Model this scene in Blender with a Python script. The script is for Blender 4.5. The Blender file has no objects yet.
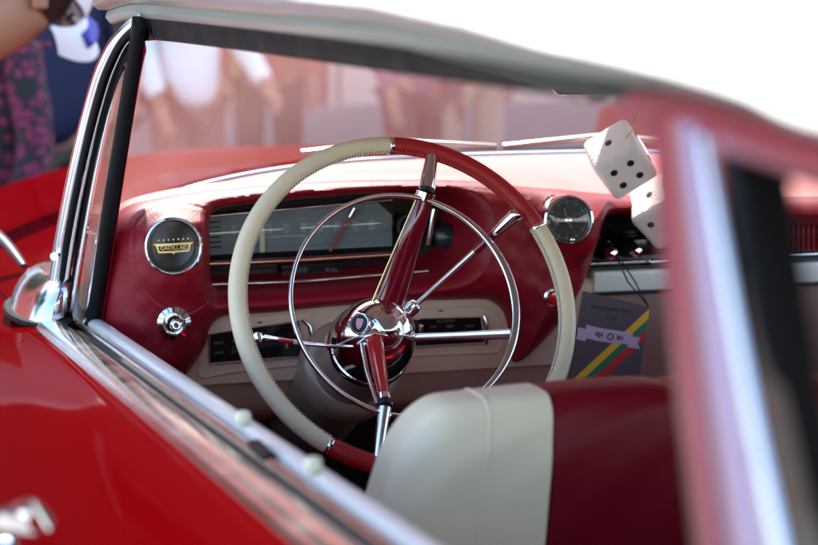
import bpy, bmesh, math, random
import numpy as np
from mathutils import Vector as V, Matrix
rad = math.radians
random.seed(7)
S = bpy.context.scene

# ------------------------------------------------------------------ camera, light, exposure
F, CX, CY = 2100.0, 409.0, 272.5                 # focal length in photo pixels, photo centre
PSI, PHI = rad(17.3), rad(8.0)                   # heading to the right of the car's axis, pitch down
LOOK = V((math.sin(PSI)*math.cos(PHI), math.cos(PSI)*math.cos(PHI), -math.sin(PHI)))
RIGHT = V((math.cos(PSI), -math.sin(PSI), 0))
UP = RIGHT.cross(LOOK)
W = V((-0.38, 0.0, 1.01))                        # centre of the steering wheel; car axis +Y forward, ground z=0
def dirn(px, py): return LOOK + RIGHT*((px-CX)/F) - UP*((py-CY)/F)
CAM = W - dirn(405.5, 303.5)*2.52
def PD(px, py, d): return CAM + dirn(px, py)*d
def PY(px, py, y):
    r = dirn(px, py); return CAM + r*((y-CAM.y)/r.y)
def PX(px, py, x):
    r = dirn(px, py); return CAM + r*((x-CAM.x)/r.x)

cam = bpy.data.objects.new('camera', bpy.data.cameras.new('camera'))
S.collection.objects.link(cam); S.camera = cam
cam.matrix_world = Matrix(((RIGHT.x, UP.x, -LOOK.x, CAM.x), (RIGHT.y, UP.y, -LOOK.y, CAM.y),
                           (RIGHT.z, UP.z, -LOOK.z, CAM.z), (0, 0, 0, 1)))
cam.data.sensor_width = 36; cam.data.lens = F*36/818
cam.data.clip_start = 0.05; cam.data.clip_end = 500
cam.data.dof.use_dof = True; cam.data.dof.focus_distance = 2.56
cam.data.dof.aperture_fstop = 5.2

SUN_EL, SUN_AZ = rad(54), rad(10)               # azimuth measured from +Y towards +X
wd = bpy.data.worlds.new('World'); S.world = wd; wd.use_nodes = True
nt = wd.node_tree; sky = nt.nodes.new('ShaderNodeTexSky'); sky.sky_type = 'NISHITA'; sky.sun_disc = False
sky.sun_elevation = SUN_EL; sky.sun_rotation = SUN_AZ
bg = nt.nodes['Background']; bg.inputs[1].default_value = 0.15
nt.links.new(sky.outputs[0], bg.inputs[0])
sl = bpy.data.lights.new('sun', 'SUN'); sl.energy = 2.5; sl.angle = rad(0.5); sl.color = (1, .95, .88)
so = bpy.data.objects.new('sun', sl); S.collection.objects.link(so)
sd = V((math.sin(SUN_AZ)*math.cos(SUN_EL), math.cos(SUN_AZ)*math.cos(SUN_EL), math.sin(SUN_EL)))
so.rotation_euler = sd.to_track_quat('Z', 'Y').to_euler()
S.view_settings.view_transform = 'Standard'; S.view_settings.look = 'None'
S.view_settings.exposure = 2.1; S.view_settings.gamma = 1
S.render.engine = 'CYCLES'
S.cycles.max_bounces = 8; S.cycles.transparent_max_bounces = 16
S.cycles.sample_clamp_indirect = 6

# ------------------------------------------------------------------ materials
def nodes(name):
    m = bpy.data.materials.new(name); m.use_nodes = True
    return m, m.node_tree, m.node_tree.nodes['Principled BSDF']
def mat(name, col, rough=.5, metal=0, coat=0, bump=0, bscale=400, var=0, vscale=8, spec=.5, sheen=0, rvar=0, trans=0, bdist=.001):
    m, t, b = nodes(name)
    b.inputs['Base Color'].default_value = (*col, 1); b.inputs['Roughness'].default_value = rough
    b.inputs['Metallic'].default_value = metal; b.inputs['Coat Weight'].default_value = coat
    b.inputs['Coat Roughness'].default_value = .03; b.inputs['Specular IOR Level'].default_value = spec
    b.inputs['Sheen Weight'].default_value = sheen; b.inputs['Transmission Weight'].default_value = trans
    tc = t.nodes.new('ShaderNodeTexCoord')
    if var:
        n = t.nodes.new('ShaderNodeTexNoise'); n.inputs['Scale'].default_value = vscale; n.inputs['Detail'].default_value = 6
        r = t.nodes.new('ShaderNodeMapRange'); r.inputs[3].default_value = 1-var; r.inputs[4].default_value = 1+var
        mx = t.nodes.new('ShaderNodeVectorMath'); mx.operation = 'SCALE'; mx.inputs[0].default_value = col
        t.links.new(tc.outputs['Object'], n.inputs[0]); t.links.new(n.outputs[0], r.inputs[0])
        t.links.new(r.outputs[0], mx.inputs[3]); t.links.new(mx.outputs[0], b.inputs['Base Color'])
    if rvar:
        n = t.nodes.new('ShaderNodeTexNoise'); n.inputs['Scale'].default_value = 25; n.inputs['Detail'].default_value = 8
        r = t.nodes.new('ShaderNodeMapRange'); r.inputs[1].default_value=.35; r.inputs[2].default_value=.7
        r.inputs[3].default_value = rough; r.inputs[4].default_value = rough+rvar
        t.links.new(tc.outputs['Object'], n.inputs[0]); t.links.new(n.outputs[0], r.inputs[0]); t.links.new(r.outputs[0], b.inputs['Roughness'])
    if bump:
        n = t.nodes.new('ShaderNodeTexVoronoi' if bscale > 300 else 'ShaderNodeTexNoise'); n.inputs['Scale'].default_value = bscale
        bp = t.nodes.new('ShaderNodeBump'); bp.inputs['Strength'].default_value = bump; bp.inputs['Distance'].default_value = bdist
        t.links.new(tc.outputs['Object'], n.inputs[0]); t.links.new(n.outputs[0], bp.inputs['Height']); t.links.new(bp.outputs[0], b.inputs['Normal'])
    return m
def glassmat(name, tint=(1, 1, 1), dust_veil=.0, ior=1.5):
    m = bpy.data.materials.new(name); m.use_nodes = True; t = m.node_tree; t.nodes.clear()
    o = t.nodes.new('ShaderNodeOutputMaterial'); tr = t.nodes.new('ShaderNodeBsdfTransparent'); gl = t.nodes.new('ShaderNodeBsdfGlossy')
    tr.inputs[0].default_value = (*tint, 1); gl.inputs['Roughness'].default_value = .0
    # Schlick reflectance, the same from either face of the thin sheet
    ge = t.nodes.new('ShaderNodeNewGeometry'); dt = t.nodes.new('ShaderNodeVectorMath'); dt.operation = 'DOT_PRODUCT'
    t.links.new(ge.outputs['Normal'], dt.inputs[0]); t.links.new(ge.outputs['Incoming'], dt.inputs[1])
    def mth(op, a, b=None):
        n = t.nodes.new('ShaderNodeMath'); n.operation = op
        for i, q in enumerate((a, b)):
            if q is None: continue
            if isinstance(q, (int, float)): n.inputs[i].default_value = q
            else: t.links.new(q, n.inputs[i])
        return n.outputs[0]
    f0 = 2*((ior-1)/(ior+1))**2
    om = mth('SUBTRACT', 1.0, mth('ABSOLUTE', dt.outputs['Value'])); fres = mth('ADD', mth('MULTIPLY', mth('POWER', om, 5.0), 1-f0), f0)
    mx = t.nodes.new('ShaderNodeMixShader'); t.links.new(fres, mx.inputs[0]); t.links.new(tr.outputs[0], mx.inputs[1]); t.links.new(gl.outputs[0], mx.inputs[2])
    last = mx
    if dust_veil:
        df = t.nodes.new('ShaderNodeBsdfDiffuse'); df.inputs[0].default_value = (.75, .52, .46, 1)  # dust film tinted pink, painting in the reflected veil
        tl = t.nodes.new('ShaderNodeBsdfTranslucent'); tl.inputs[0].default_value = (.75, .52, .46, 1)
        ad = t.nodes.new('ShaderNodeMixShader'); t.links.new(df.outputs[0], ad.inputs[1]); t.links.new(tl.outputs[0], ad.inputs[2])
        n = t.nodes.new('ShaderNodeTexNoise'); n.inputs['Scale'].default_value = 3; n.inputs['Detail'].default_value = 5
        tc = t.nodes.new('ShaderNodeTexCoord'); t.links.new(tc.outputs['Object'], n.inputs[0])
        r = t.nodes.new('ShaderNodeMapRange'); r.inputs[3].default_value = dust_veil*.5; r.inputs[4].default_value = dust_veil*1.5
        t.links.new(n.outputs[0], r.inputs[0])
        m2 = t.nodes.new('ShaderNodeMixShader'); t.links.new(r.outputs[0], m2.inputs[0]); t.links.new(mx.outputs[0], m2.inputs[1]); t.links.new(ad.outputs[0], m2.inputs[2])
        last = m2
    t.links.new(last.outputs[0], o.inputs[0])
    return m
M = {}
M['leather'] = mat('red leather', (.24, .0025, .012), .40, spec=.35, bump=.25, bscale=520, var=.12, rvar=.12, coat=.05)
M['leather2'] = mat('crimson seat vinyl', (.19, .002, .010), .38, spec=.25, bump=.15, bscale=420, var=.1, vscale=5)
M['rimred'] = mat('red stitched leather', (.42, .010, .014), .38, bump=.35, bscale=650, var=.12, vscale=40)
M['rimcream'] = mat('cream stitched leather', (.80, .65, .44), .42, bump=.35, bscale=650, var=.08, vscale=40)
M['cream'] = mat('cream seat vinyl', (.93, .78, .54), .42, bump=.12, bscale=420, var=.05, vscale=5)
M['tan'] = mat('pinkish tan painted panel', (.74, .48, .34), .42, var=.08, vscale=12, rvar=.12)
M['paint'] = mat('red car paint', (.085, .0003, .001), .4, coat=.13, spec=.0, var=.10, vscale=3, rvar=.04, bump=.02, bscale=60)
M['sunglare'] = mat('dash vinyl with sun glare', (.66, .22, .20), .38, bump=.2, bscale=520, var=.06)  # pale tone puts the sun's glare into the dash top's colour
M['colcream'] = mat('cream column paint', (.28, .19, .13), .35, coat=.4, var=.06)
M['glarepaint'] = mat('faded red frame paint', (.34, .035, .05), .3, coat=.5, var=.06)  # lighter than the body red: sun glare put into the colour
M['liningtan'] = mat('olive brown lining', (.12, .075, .04), .8)
M['railsteel'] = mat('rail steel with green reflection', (.60, .66, .61), .34, .75, rvar=.05, var=.08)  # green cast paints mirrored trees into the rail metal
M['roofwhite'] = mat('white car paint', (.8, .8, .8), .3, coat=.8, var=.03)
M['chrome'] = mat('chrome', (.88, .88, .9), .05, 1, rvar=.06)
M['dullchrome'] = mat('weathered chrome', (.88, .90, .88), .13, 1, rvar=.06, var=.08, vscale=30)
M['black'] = mat('black rubber', (.004, .004, .0045), .5, spec=.2, rvar=.15)
M['gloss'] = mat('gloss black', (.008, .007, .008), .15, var=.3)
M['dark'] = mat('dark carpet', (.012, .010, .010), .95, bump=.5, bscale=200, bdist=.004)
M['spoke'] = mat('translucent burgundy plastic', (.17, .004, .014), .12, coat=1, var=.2, vscale=30)
M['spokered'] = mat('bright red plastic', (.50, .010, .012), .12, coat=1, var=.1, vscale=30)
M['gold'] = mat('gold metal', (.80, .62, .30), .22, 1, var=.15, vscale=90)
M['ivory'] = mat('ivory knob', (.72, .68, .50), .35, var=.06)
M['dial'] = mat('grey blue gauge face', (.19, .23, .25), .5, var=.2, vscale=25)
M['gauge_dark'] = mat('dark gauge face', (.03, .03, .032), .5, var=.3, vscale=40)
M['print'] = mat('pale gauge print', (.55, .52, .45), .6)
M['printdim'] = mat('dim gauge print', (.16, .15, .14), .6)
M['ink'] = mat('black print', (.006, .005, .008), .6)
M['white'] = mat('white plush', (.88, .84, .80), .85, bump=.9, bscale=260, sheen=.5, bdist=.002)
M['card'] = mat('mauve grey card', (.085, .055, .068), .6, var=.1, vscale=30)
M['lilac'] = mat('lilac banner print', (.50, .36, .48), .6)
M['yellow'] = mat('yellow print', (.75, .42, .02), .6); M['green'] = mat('green print', (.02, .16, .07), .6); M['redp'] = mat('red print', (.5, .01, .02), .6)
M['glass'] = glassmat('window glass', (.95, .97, .96), .03, 1.5)
M['gglass'] = glassmat('gauge glass', (.93, .95, .95), .0)
M['vent'] = glassmat('vent glass', (.72, .82, .78), .12)
M['lining'] = mat('pale headliner', (.46, .42, .36), .9, var=.1)
M['stitchc'] = mat('cream thread', (.70, .62, .48), .8); M['stitchr'] = mat('red thread', (.50, .06, .06), .8)

# ------------------------------------------------------------------ mesh helpers
def link(name, me, m, parent=None, smooth=40, loc=None):
    if m is not None: me.materials.append(m if not isinstance(m, str) else M[m])
    me.validate()
    if smooth is not None:
        me.shade_smooth(); me.set_sharp_from_angle(angle=rad(smooth))
    o = bpy.data.objects.new(name, me); S.collection.objects.link(o)
    if parent:
        o.parent = parent
        base = parent
        off = V((0, 0, 0))
        while base: off += base.location; base = base.parent
        o.location = -off                     # meshes are written in world coordinates
    return o
class MB:
    def __init__(s): s.v = []; s.f = []
    def add(s, vs, fs):
        b = len(s.v); s.v += [tuple(v) for v in vs]; s.f += [tuple(i+b for i in f) for f in fs]; return s
    def build(s, name, m, parent=None, smooth=40):
        me = bpy.data.meshes.new(name); me.from_pydata(s.v, [], s.f)
        bm = bmesh.new(); bm.from_mesh(me); bmesh.ops.recalc_face_normals(bm, faces=bm.faces); bm.to_mesh(me); bm.free()
        return link(name, me, m, parent, smooth)
    def tube(s, pts, r, n=20, cap=True, closed=False):
        pts = [V(p) for p in pts]; k = len(pts)
        rr = r if hasattr(r, '__len__') else [r]*k
        t0 = (pts[1]-pts[0]).normalized(); up = V((0, 0, 1)) if abs(t0.z) < .9 else V((1, 0, 0))
        a = t0.cross(up).normalized(); vs = []
        for i, p in enumerate(pts):
            if closed: t = (pts[(i+1) % k]-pts[i-1]).normalized()
            else: t = (pts[min(i+1, k-1)]-pts[max(i-1, 0)]).normalized()
            a = (a - t*a.dot(t)).normalized(); b = t.cross(a)
            q = rr[i]; qa, qb = (q if hasattr(q, '__len__') else (q, q))
            for j in range(n):
                th = 2*math.pi*j/n; vs.append(p + a*math.cos(th)*qa + b*math.sin(th)*qb)
        fs = []
        for i in range(k if closed else k-1):
            for j in range(n):
                i2 = (i+1) % k
                fs.append((i*n+j, i*n+(j+1) % n, i2*n+(j+1) % n, i2*n+j))
        if cap and not closed: fs += [tuple(range(n)), tuple(range((k-1)*n, k*n))]
        return s.add(vs, fs)
    def lathe(s, prof, o, axis, n=48, cap=True):
        """prof: list of (distance along axis, radius)"""
        axis = V(axis).normalized(); up = V((0, 0, 1)) if abs(axis.z) < .9 else V((1, 0, 0))
        a = axis.cross(up).normalized(); b = axis.cross(a); o = V(o); vs = []
        for (h, r) in prof:
            for j in range(n):
                th = 2*math.pi*j/n; vs.append(o + axis*h + (a*math.cos(th)+b*math.sin(th))*max(r, 1e-5))
        fs = [(i*n+j, i*n+(j+1) % n, (i+1)*n+(j+1) % n, (i+1)*n+j) for i in range(len(prof)-1) for j in range(n)]
        if cap: fs += [tuple(range(n)), tuple(range((len(prof)-1)*n, len(prof)*n))]
        return s.add(vs, fs)
    def grid(s, P, closed_u=False, closed_v=False):
        nu, nv = len(P), len(P[0]); vs = [p for row in P for p in row]; fs = []
        for i in range(nu if closed_u else nu-1):
            for j in range(nv if closed_v else nv-1):
                a = i*nv+j; b = i*nv+(j+1) % nv; c = ((i+1) % nu)*nv+(j+1) % nv; d = ((i+1) % nu)*nv+j
                fs.append((a, b, c, d))
        return s.add(vs, fs)
    def prism(s, poly, d):
        """poly: 3D outline; extruded by vector d"""
        n = len(poly); d = V(d); vs = [V(p) for p in poly]+[V(p)+d for p in poly]
        fs = [tuple(range(n)), tuple(range(2*n-1, n-1, -1))]+[(i, (i+1) % n, n+(i+1) % n, n+i) for i in range(n)]
        return s.add(vs, fs)
    def rbox(s, c, size, r=.004, R=None, seg=4):
        """box with rounded edges"""
        c = V(c); h = V(size)/2; r = min(r, min(h)*.98); R = R or Matrix.Identity(3)
        bm = bmesh.new(); bmesh.ops.create_cube(bm, size=1)
        for v in bm.verts: v.co = V((v.co.x*size[0], v.co.y*size[1], v.co.z*size[2]))
        bmesh.ops.bevel(bm, geom=list(bm.edges), offset=r, segments=seg, profile=.5, affect='EDGES')
        bm.verts.ensure_lookup_table(); bm.verts.index_update()
        vs = [c + R @ v.co for v in bm.verts]; fs = [tuple(v.index for v in f.verts) for f in bm.faces]; bm.free()
        return s.add(vs, fs)
def cr(pts, n=8, closed=False):
    """Catmull-Rom through tuples of any length"""
    pts = [tuple(p) for p in pts]; k = len(pts); out = []
    for i in range(k if closed else k-1):
        if closed: p = [pts[(i+j-1) % k] for j in range(4)]
        else: p = [pts[max(i-1, 0)], pts[i], pts[i+1], pts[min(i+2, k-1)]]
        for j in range(n):
            t = j/n
            out.append(tuple(.5*((2*b)+(-a+c)*t+(2*a-5*b+4*c-d)*t*t+(-a+3*b-3*c+d)*t**3) for a, b, c, d in zip(*p)))
    if not closed: out.append(pts[-1])
    return out
def text(name, body, o, ax, ay, h, m, parent, depth=.0006, width=None, bold=0):
    """built-in font text as mesh, centred at o, x along ax, y along ay, cap height h"""
    cu = bpy.data.curves.new(name, 'FONT'); cu.body = body; cu.align_x = 'CENTER'; cu.align_y = 'CENTER'
    cu.size = 1; cu.extrude = 0; cu.offset = bold; cu.resolution_u = 3
    t = bpy.data.objects.new('tmp', cu); S.collection.objects.link(t)
    dg = bpy.context.evaluated_depsgraph_get(); me = bpy.data.meshes.new_from_object(t.evaluated_get(dg))
    bpy.data.objects.remove(t); ax = V(ax).normalized(); ay = V(ay).normalized(); nz = ax.cross(ay).normalized()
    xs = [v.co.x for v in me.vertices]; wd_ = max(xs)-min(xs); sy = h/.7; sx = sy if width is None else width/wd_
    for v in me.vertices: v.co = V(o) + ax*(v.co.x*sx) + ay*(v.co.y*sy) + nz*depth
    me.name = name; me.materials.clear()
    return link(name, me, m, parent, None)
def empty(name, loc, parent=None):
    e = bpy.data.objects.new(name, None); S.collection.objects.link(e)
    e.location = V(loc) - (parent.location if parent else V((0, 0, 0))); e.parent = parent; return e
def tag(o, label, cat=None, group=None, kind=None):
    if label: o['label'] = label
    if cat: o['category'] = cat
    if group: o['group'] = group
    if kind: o['kind'] = kind
    return o

# ------------------------------------------------------------------ ground
m, t, b = nodes('asphalt')
n = t.nodes.new('ShaderNodeTexNoise'); n.inputs['Scale'].default_value = 90; n.inputs['Detail'].default_value = 8
cr_ = t.nodes.new('ShaderNodeValToRGB'); cr_.color_ramp.elements[0].color = (.17, .16, .15, 1); cr_.color_ramp.elements[1].color = (.34, .32, .30, 1)
tc = t.nodes.new('ShaderNodeTexCoord'); t.links.new(tc.outputs['Object'], n.inputs[0]); t.links.new(n.outputs[0], cr_.inputs[0]); t.links.new(cr_.outputs[0], b.inputs['Base Color'])
b.inputs['Roughness'].default_value = .9; M['asphalt'] = m
g = MB().grid([[V((x, y, 0)) for y in (-150, -20, 0, 20, 200)] for x in (-150, -20, 0, 20, 150)]).build('ground', 'asphalt', None, None)
tag(g, None, None, None, 'structure')

# ================================================================== THE CAR
car = tag(empty('vintage_car', (0, 0, 0)), 'red and white vintage hardtop car with its side window down, seen into the cabin', 'car')
def lat(d): return CAM.x + d
def sillz(y):                                    # belt line: rises gently to the rear
    return CAM.z - (.376 + (y-CAM.y-1.324)*.05)

# --- body side: door, front fender (one swept surface each), shut lines between them
prof = cr([(0, 0), (-.02, -.004), (-.07, -.030), (-.125, -.080), (-.165, -.15), (-.185, -.24), (-.19, -.36), (-.185, -.5), (-.16, -.66), (-.12, -.76)], 5)
def side(y0, y1, n, sx=-1):
    P = []
    for i in range(n+1):
        y = y0+(y1-y0)*i/n; x0 = lat(.335); k = 1.0
        taper = max(0, y-.6)*.02
        P.append([V((x0+taper+a, y, sillz(y)+bz)) if sx < 0 else V((-(x0+taper+a), y, sillz(y)+bz)) for a, bz in prof])
    return P
door = MB().grid(side(-1.20, .215, 40)).build('front_door_panel', 'paint', car)
MB().grid(side(-2.3, -1.206, 30)).build('rear_door_panel', 'paint', car)
fb = MB().grid(side(.221, 2.6, 60)); fb.build('front_fender', 'paint', car)
gap = MB(); gap.grid([[p+V((.006, 0, -.002)) for p in row] for row in side(.20, .236, 2)]).build('door_gap', 'black', car)
for nm, a, b_ in (('front_door_panel', -1.2, .215), ('rear_door_panel', -2.3, -1.2), ('front_fender', .22, 2.6)):
    MB().grid(side(a, b_, 30, 1)).build(nm, 'paint', car)
# hood and cowl: crowned sheet between the fenders
def hoodz(x, y):
    e = min(1, abs(x)/.78); zc = 1.085 - .065*min(1, max(0, y-.6)/1.2) - max(0, y-2.2)**2*.35
    zs = sillz(y) - .004 - max(0, y-2.2)**2*.35
    return zs + (zc-zs)*(1-e**2.4)**.8
def yfar(x):                                     # wrapped windscreen base, in plan
    e = min(1, abs(x)/.76); return .30 + .36*(1-e**3.2)**.75
P = []
for i in range(141):
    x = -.775+1.55*i/140; ys = yfar(x)+.03
    P.append([V((x, ys+(2.62-ys)*j/40, hoodz(x, ys+(2.62-ys)*j/40))) for j in range(41)])
MB().grid(P).build('hood', 'paint', car, 60)
# door handle, low in the corner
hp = [PX(-30, 540, lat(.17)), PX(-8, 526, lat(.155)), PX(14, 520, lat(.15)), PX(34, 517, lat(.155)), PX(42, 524, lat(.165))]
hd = MB().tube([V(p) for p in cr(hp, 5)], [(.006+.004*math.sin(i/20*3.1), .011) for i in range(21)], 14).build('door_handle', 'chrome', door)
MB().rbox(PX(-2, 542, lat(.172)), (.03, .10, .03), .012).build('handle_base', 'chrome', door)

# --- window sill mouldings swept along the belt line
def sweep_sill(name, sec, m, y0=-1.22, y1=.40, n=40, par=car):
    P = []
    for i in range(n+1):
        y = y0+(y1-y0)*i/n
        P.append([V((lat(a), y, sillz(y)+h)) for a, h in sec])
    mb = MB().grid(P, closed_v=True)
    k = len(sec); mb.f.append(tuple(range(k))); mb.f.append(tuple(range(n*k, (n+1)*k)))
    return mb.build(name, m, par, 50)
def arc(x0, x1, h, z0=0, n=10, flat=1.0):
    c = (x0+x1)/2; r = (x1-x0)/2
    return [(c-r*math.cos(math.pi*i/n), z0+h*math.sin(math.pi*i/n)**flat) for i in range(n+1)]+[(x1, -.03), (x0, -.03)]
sill = sweep_sill('window_sill_moulding', arc(.330, .374, .011, -.004, 12, .8), 'dullchrome', -.42, .40)
sweep_sill('window_sill_moulding', arc(.330, .374, .011, -.004, 12, .8), 'dullchrome', -1.22, -.423)
sweep_sill('sill_gasket', [(.374, -.006), (.388, -.009), (.388, -.03), (.374, -.03)], 'black')
sweep_sill('sill_rail', arc(.388, .396, .004, -.002, 6), 'dullchrome')
sweep_sill('window_slot', [(.396, -.012), (.402, -.012), (.402, -.03), (.396, -.03)], 'black')
M['sillwhite'] = mat('pale painted sill', (.78, .78, .73), .3, coat=.6, var=.06)
sweep_sill('inner_sill', arc(.402, .424, .007, -.002, 10), 'sillwhite', -1.22, .36)
# inner door panel
P = []
for i in range(21):
    y = -1.2+1.55*i/20
    P.append([V((lat(.422), y, sillz(y)-.002)), V((lat(.43), y, sillz(y)-.05)), V((lat(.425), y, .75)), V((lat(.43), y, .3))])
MB().grid(P).build('inner_door_panel', 'leather2', car)
for (px, py, d) in ((243, 428, .405), (313, 475, .405)):
    p = PX(px, py, lat(d)); z = sillz(p.y)
    MB().lathe([(0, .0035), (.005, .0035), (.007, .0065), (.012, .0075), (.016, .006), (.0175, .001)], (p.x, p.y, z), (0, 0, 1), 20).build('lock_knob', 'ivory', car)
p = PX(262, 458, lat(.393)); MB().rbox((p.x, p.y, sillz(p.y)+.002), (.012, .06, .008), .003).build('glass_stop', 'black', car)

# --- windscreen pillar: chrome flutes, vent glass, rubber
def strip(name, pxs, w, d, m, y0=.34, y1=.20, n=8, par=car, seg=12, rnd=True):
    """swept bar through photo points placed on the pillar's raked plane (Y runs y0 at the foot to y1 at the head)"""
    q = cr(pxs, n); k = len(q); pts = []; rr = []
    for i, c in enumerate(q):
        y = y0+(y1-y0)*i/(k-1); pts.append(PY(c[0], c[1], y)); rr.append((d, (c[2] if len(c) > 2 else w)))
    mb = MB(); vs = []
    for i, p in enumerate(pts):
        t_ = (pts[min(i+1, k-1)]-pts[max(i-1, 0)]).normalized(); vd = (p-CAM).normalized()
        a = t_.cross(V((0, 1, 0))).normalized(); b_ = a.cross(t_).normalized()
        row = []
        for j in range(seg):
            th = 2*math.pi*j/seg; ca, sa = math.cos(th), math.sin(th)
            if not rnd: ca = math.copysign(abs(ca)**.35, ca); sa = math.copysign(abs(sa)**.35, sa)
            row.append(p + a*(rr[i][1]*ca) + b_*(rr[i][0]*sa))
        vs.append(row)
    mb.grid(vs, closed_v=True); mb.f.append(tuple(range(seg))); mb.f.append(tuple(range((k-1)*seg, k*seg)))
    return mb.build(name, m, par, 60)
strip('pillar_moulding', [(50, 312), (62, 235), (76, 165), (92, 100), (106, 60), (126, 30), (165, 8), (215, 2)], .0085, .014, 'chrome', .36, .20)
strip('pillar_moulding', [(60, 316), (72, 235), (86, 165), (101, 105), (114, 66), (131, 38), (165, 20), (215, 14)], .0065, .012, 'chrome', .36, .20)
strip('pillar_groove', [(57, 312), (67, 235), (81, 165), (96.5, 103), (110, 63), (129, 35), (165, 15)], .0045, .008, 'black', .355, .195)
strip('pillar_gasket', [(69, 320), (80, 235), (93, 165), (107, 108), (118, 73), (133, 46), (165, 29)], .0035, .010, 'black', .36, .20)
fr = strip('vent_window_frame', [(72, 320), (73, 300), (84, 235), (97, 165), (110, 108), (120, 78), (131, 60), (134, 62), (131, 78)], .0028, .006, 'chrome', .34, .21)
strip('vent_window_frame', [(84, 322), (99, 235), (113, 155), (124, 95), (133, 45)], .003, .008, 'chrome', .33, .20)
vg = MB().grid([[PY(a, yy, .345-.14*i/9) for a in (a0, a1)] for i, (a0, a1, yy) in enumerate(zip(np.interp(np.linspace(0, 1, 10), [0, .5, 1], [74, 95, 126]), np.linspace(86, 133, 10), np.linspace(322, 62, 10)))])
vg.build('vent_window_glass', 'vent', car, 180)
strip('window_channel', [(91, 326), (101, 262), (111, 200), (122, 135), (132, 75), (140, 22)], .0088, .012, 'black', .33, .19, rnd=False)
strip('channel_edge', [(100, 326), (110, 262), (119, 200), (129, 135), (138, 80), (145, 45)], .0009, .012, 'leather', .33, .19)
# chrome cap at the foot of the pillar
c0 = PY(40, 286, .42)
P = []
for i in range(25):
    th = math.pi*2*i/24; row = []
    for j in range(9):
        ph = math.pi/2*j/8; rr = math.cos(ph)
        row.append(V((c0.x-.004+.036*math.cos(th)*rr+.034*math.sin(ph), c0.y+.12*math.sin(th)*rr, c0.z-.035+.066*math.sin(ph)**.7+.006*math.sin(3*ph))))
    P.append(row)
MB().grid(P).build('pillar_cap', 'dullchrome', car)
MB().tube([V((c0.x-.004+.039*math.cos(a), c0.y+.128*math.sin(a), c0.z-.034)) for a in [2*math.pi*i/40 for i in range(40)]], .005, 8, closed=True).build('cap_gasket', 'black', car)
MB().tube([PY(a, b_, y) for a, b_, y in cr([(-60, 196, 1.1), (-20, 222, 1.0), (5, 242, .9), (24, 266, .80)], 5)], [(.006+.012*(1-i/15), .004+.006*(1-i/15)) for i in range(16)], 12).build('cowl_trim', mat('gunmetal', (.03, .032, .035), .3), car)

# --- roof rail, roof, header
rail_px = [(120, 44, .475), (150, 40, .472), (250, 52, .467), (400, 74, .452), (520, 91, .437), (600, 101, .426), (700, 110, .410), (818, 135, .392), (950, 172, .376)]
def rail_pts(n=8):
    pts = [PX(a, b_, lat(l)) for a, b_, l in rail_px]
    e = pts[-1]; dv = (pts[-1]-pts[-2]).normalized()
    pts += [e+V((0, -.25, .012)), e+V((0.01, -.8, .02)), e+V((.03, -1.3, .0))]
    return [V(p) for p in cr(pts, n)]
RP = rail_pts()
def rs(y): return float(np.interp(y, [-1.75, -1.5, -1.35, -1.2, -.94, .25], [.30, .42, .57, .75, .95, 1.2]))
def sweep_rail(name, sec, m, par=car, closed=True, sm=50):
    P = [[p + V((a, 0, h*rs(p.y))) for a, h in sec] for p in RP]
    mb = MB().grid(P, closed_v=closed); k = len(sec)
    if closed: mb.f.append(tuple(range(k))); mb.f.append(tuple(range((len(RP)-1)*k, len(RP)*k)))
    return mb.build(name, m, par, sm)
sweep_rail('roof_weatherstrip', [(.0, 0), (-.006, .004), (-.008, .012), (-.010, .022), (.03, .024), (.03, .004)], 'black')
sweep_rail('roof_rail_lower', [(-.010, .022), (-.014, .024), (-.019, .030), (-.016, .036), (-.012, .038), (.02, .038), (.02, .024)], 'railsteel')
sweep_rail('drip_rail', [(-.012, .038), (-.028, .038), (-.036, .043), (-.036, .052), (-.030, .057), (-.020, .056), (-.014, .052), (.01, .052), (.01, .038)], 'railsteel')
P = []
for p in RP:
    row = []
    for j in range(31):
        u = j/30; half = -(p.x-.012); x = -half + 2*half*u; e = abs(x)/half
        cr_z = .085*(1-e**2.6)
        row.append(V((x, p.y, p.z+.046*rs(p.y)+cr_z)))
    P.append(row)
MB().grid(P).build('roof', 'roofwhite', car, 60)
MB().grid([[q-V((0, 0, .022)) for q in row] for row in P]).build('headliner', 'lining', car, 60)
# right-hand rail
MB().grid([[V((-p.x+a, p.y, p.z+h)) for a, h in ((0, 0), (.02, .03), (.0, .06), (-.04, .04))] for p in RP], closed_v=True).build('roof_rail_lower', 'black', car)
# windscreen header and glass
top_y = lambda x: .20 + .14*(1-(min(1, abs(x)/.66))**2.5)
HZ = RP[0].z
MB().grid([[V((x, top_y(x)+a, HZ+.012+h+.02*(1-(x/.66)**2))) for a, h in ((0, 0), (.02, .012), (.0, .03), (-.04, .026), (-.045, .01), (-.03, 0))] for x in [-.655+1.31*i/40 for i in range(41)]], closed_v=True).build('windscreen_header', 'black', car)
P = []
for i in range(121):
    u = i/120*2-1; P.append([])
    for j in range(17):
        v_ = j/16; xb, xt = .755*u, .655*u
        xx = xb+(xt-xb)*v_; yb = yfar(.755*u); zb = (1.126 - .085*abs(u)**3); yt = top_y(xt); zt = HZ+.018+.02*(1-u*u)
        P[-1].append(V((xx, yb+(yt-yb)*v_+.03*math.sin(math.pi*v_), zb+(zt-zb)*v_)))
MB().grid(P).build('windscreen', 'glass', car, 180)
MB().tube([row[0] for row in P], .006, 10).build('windscreen_trim', 'dullchrome', car)
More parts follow.
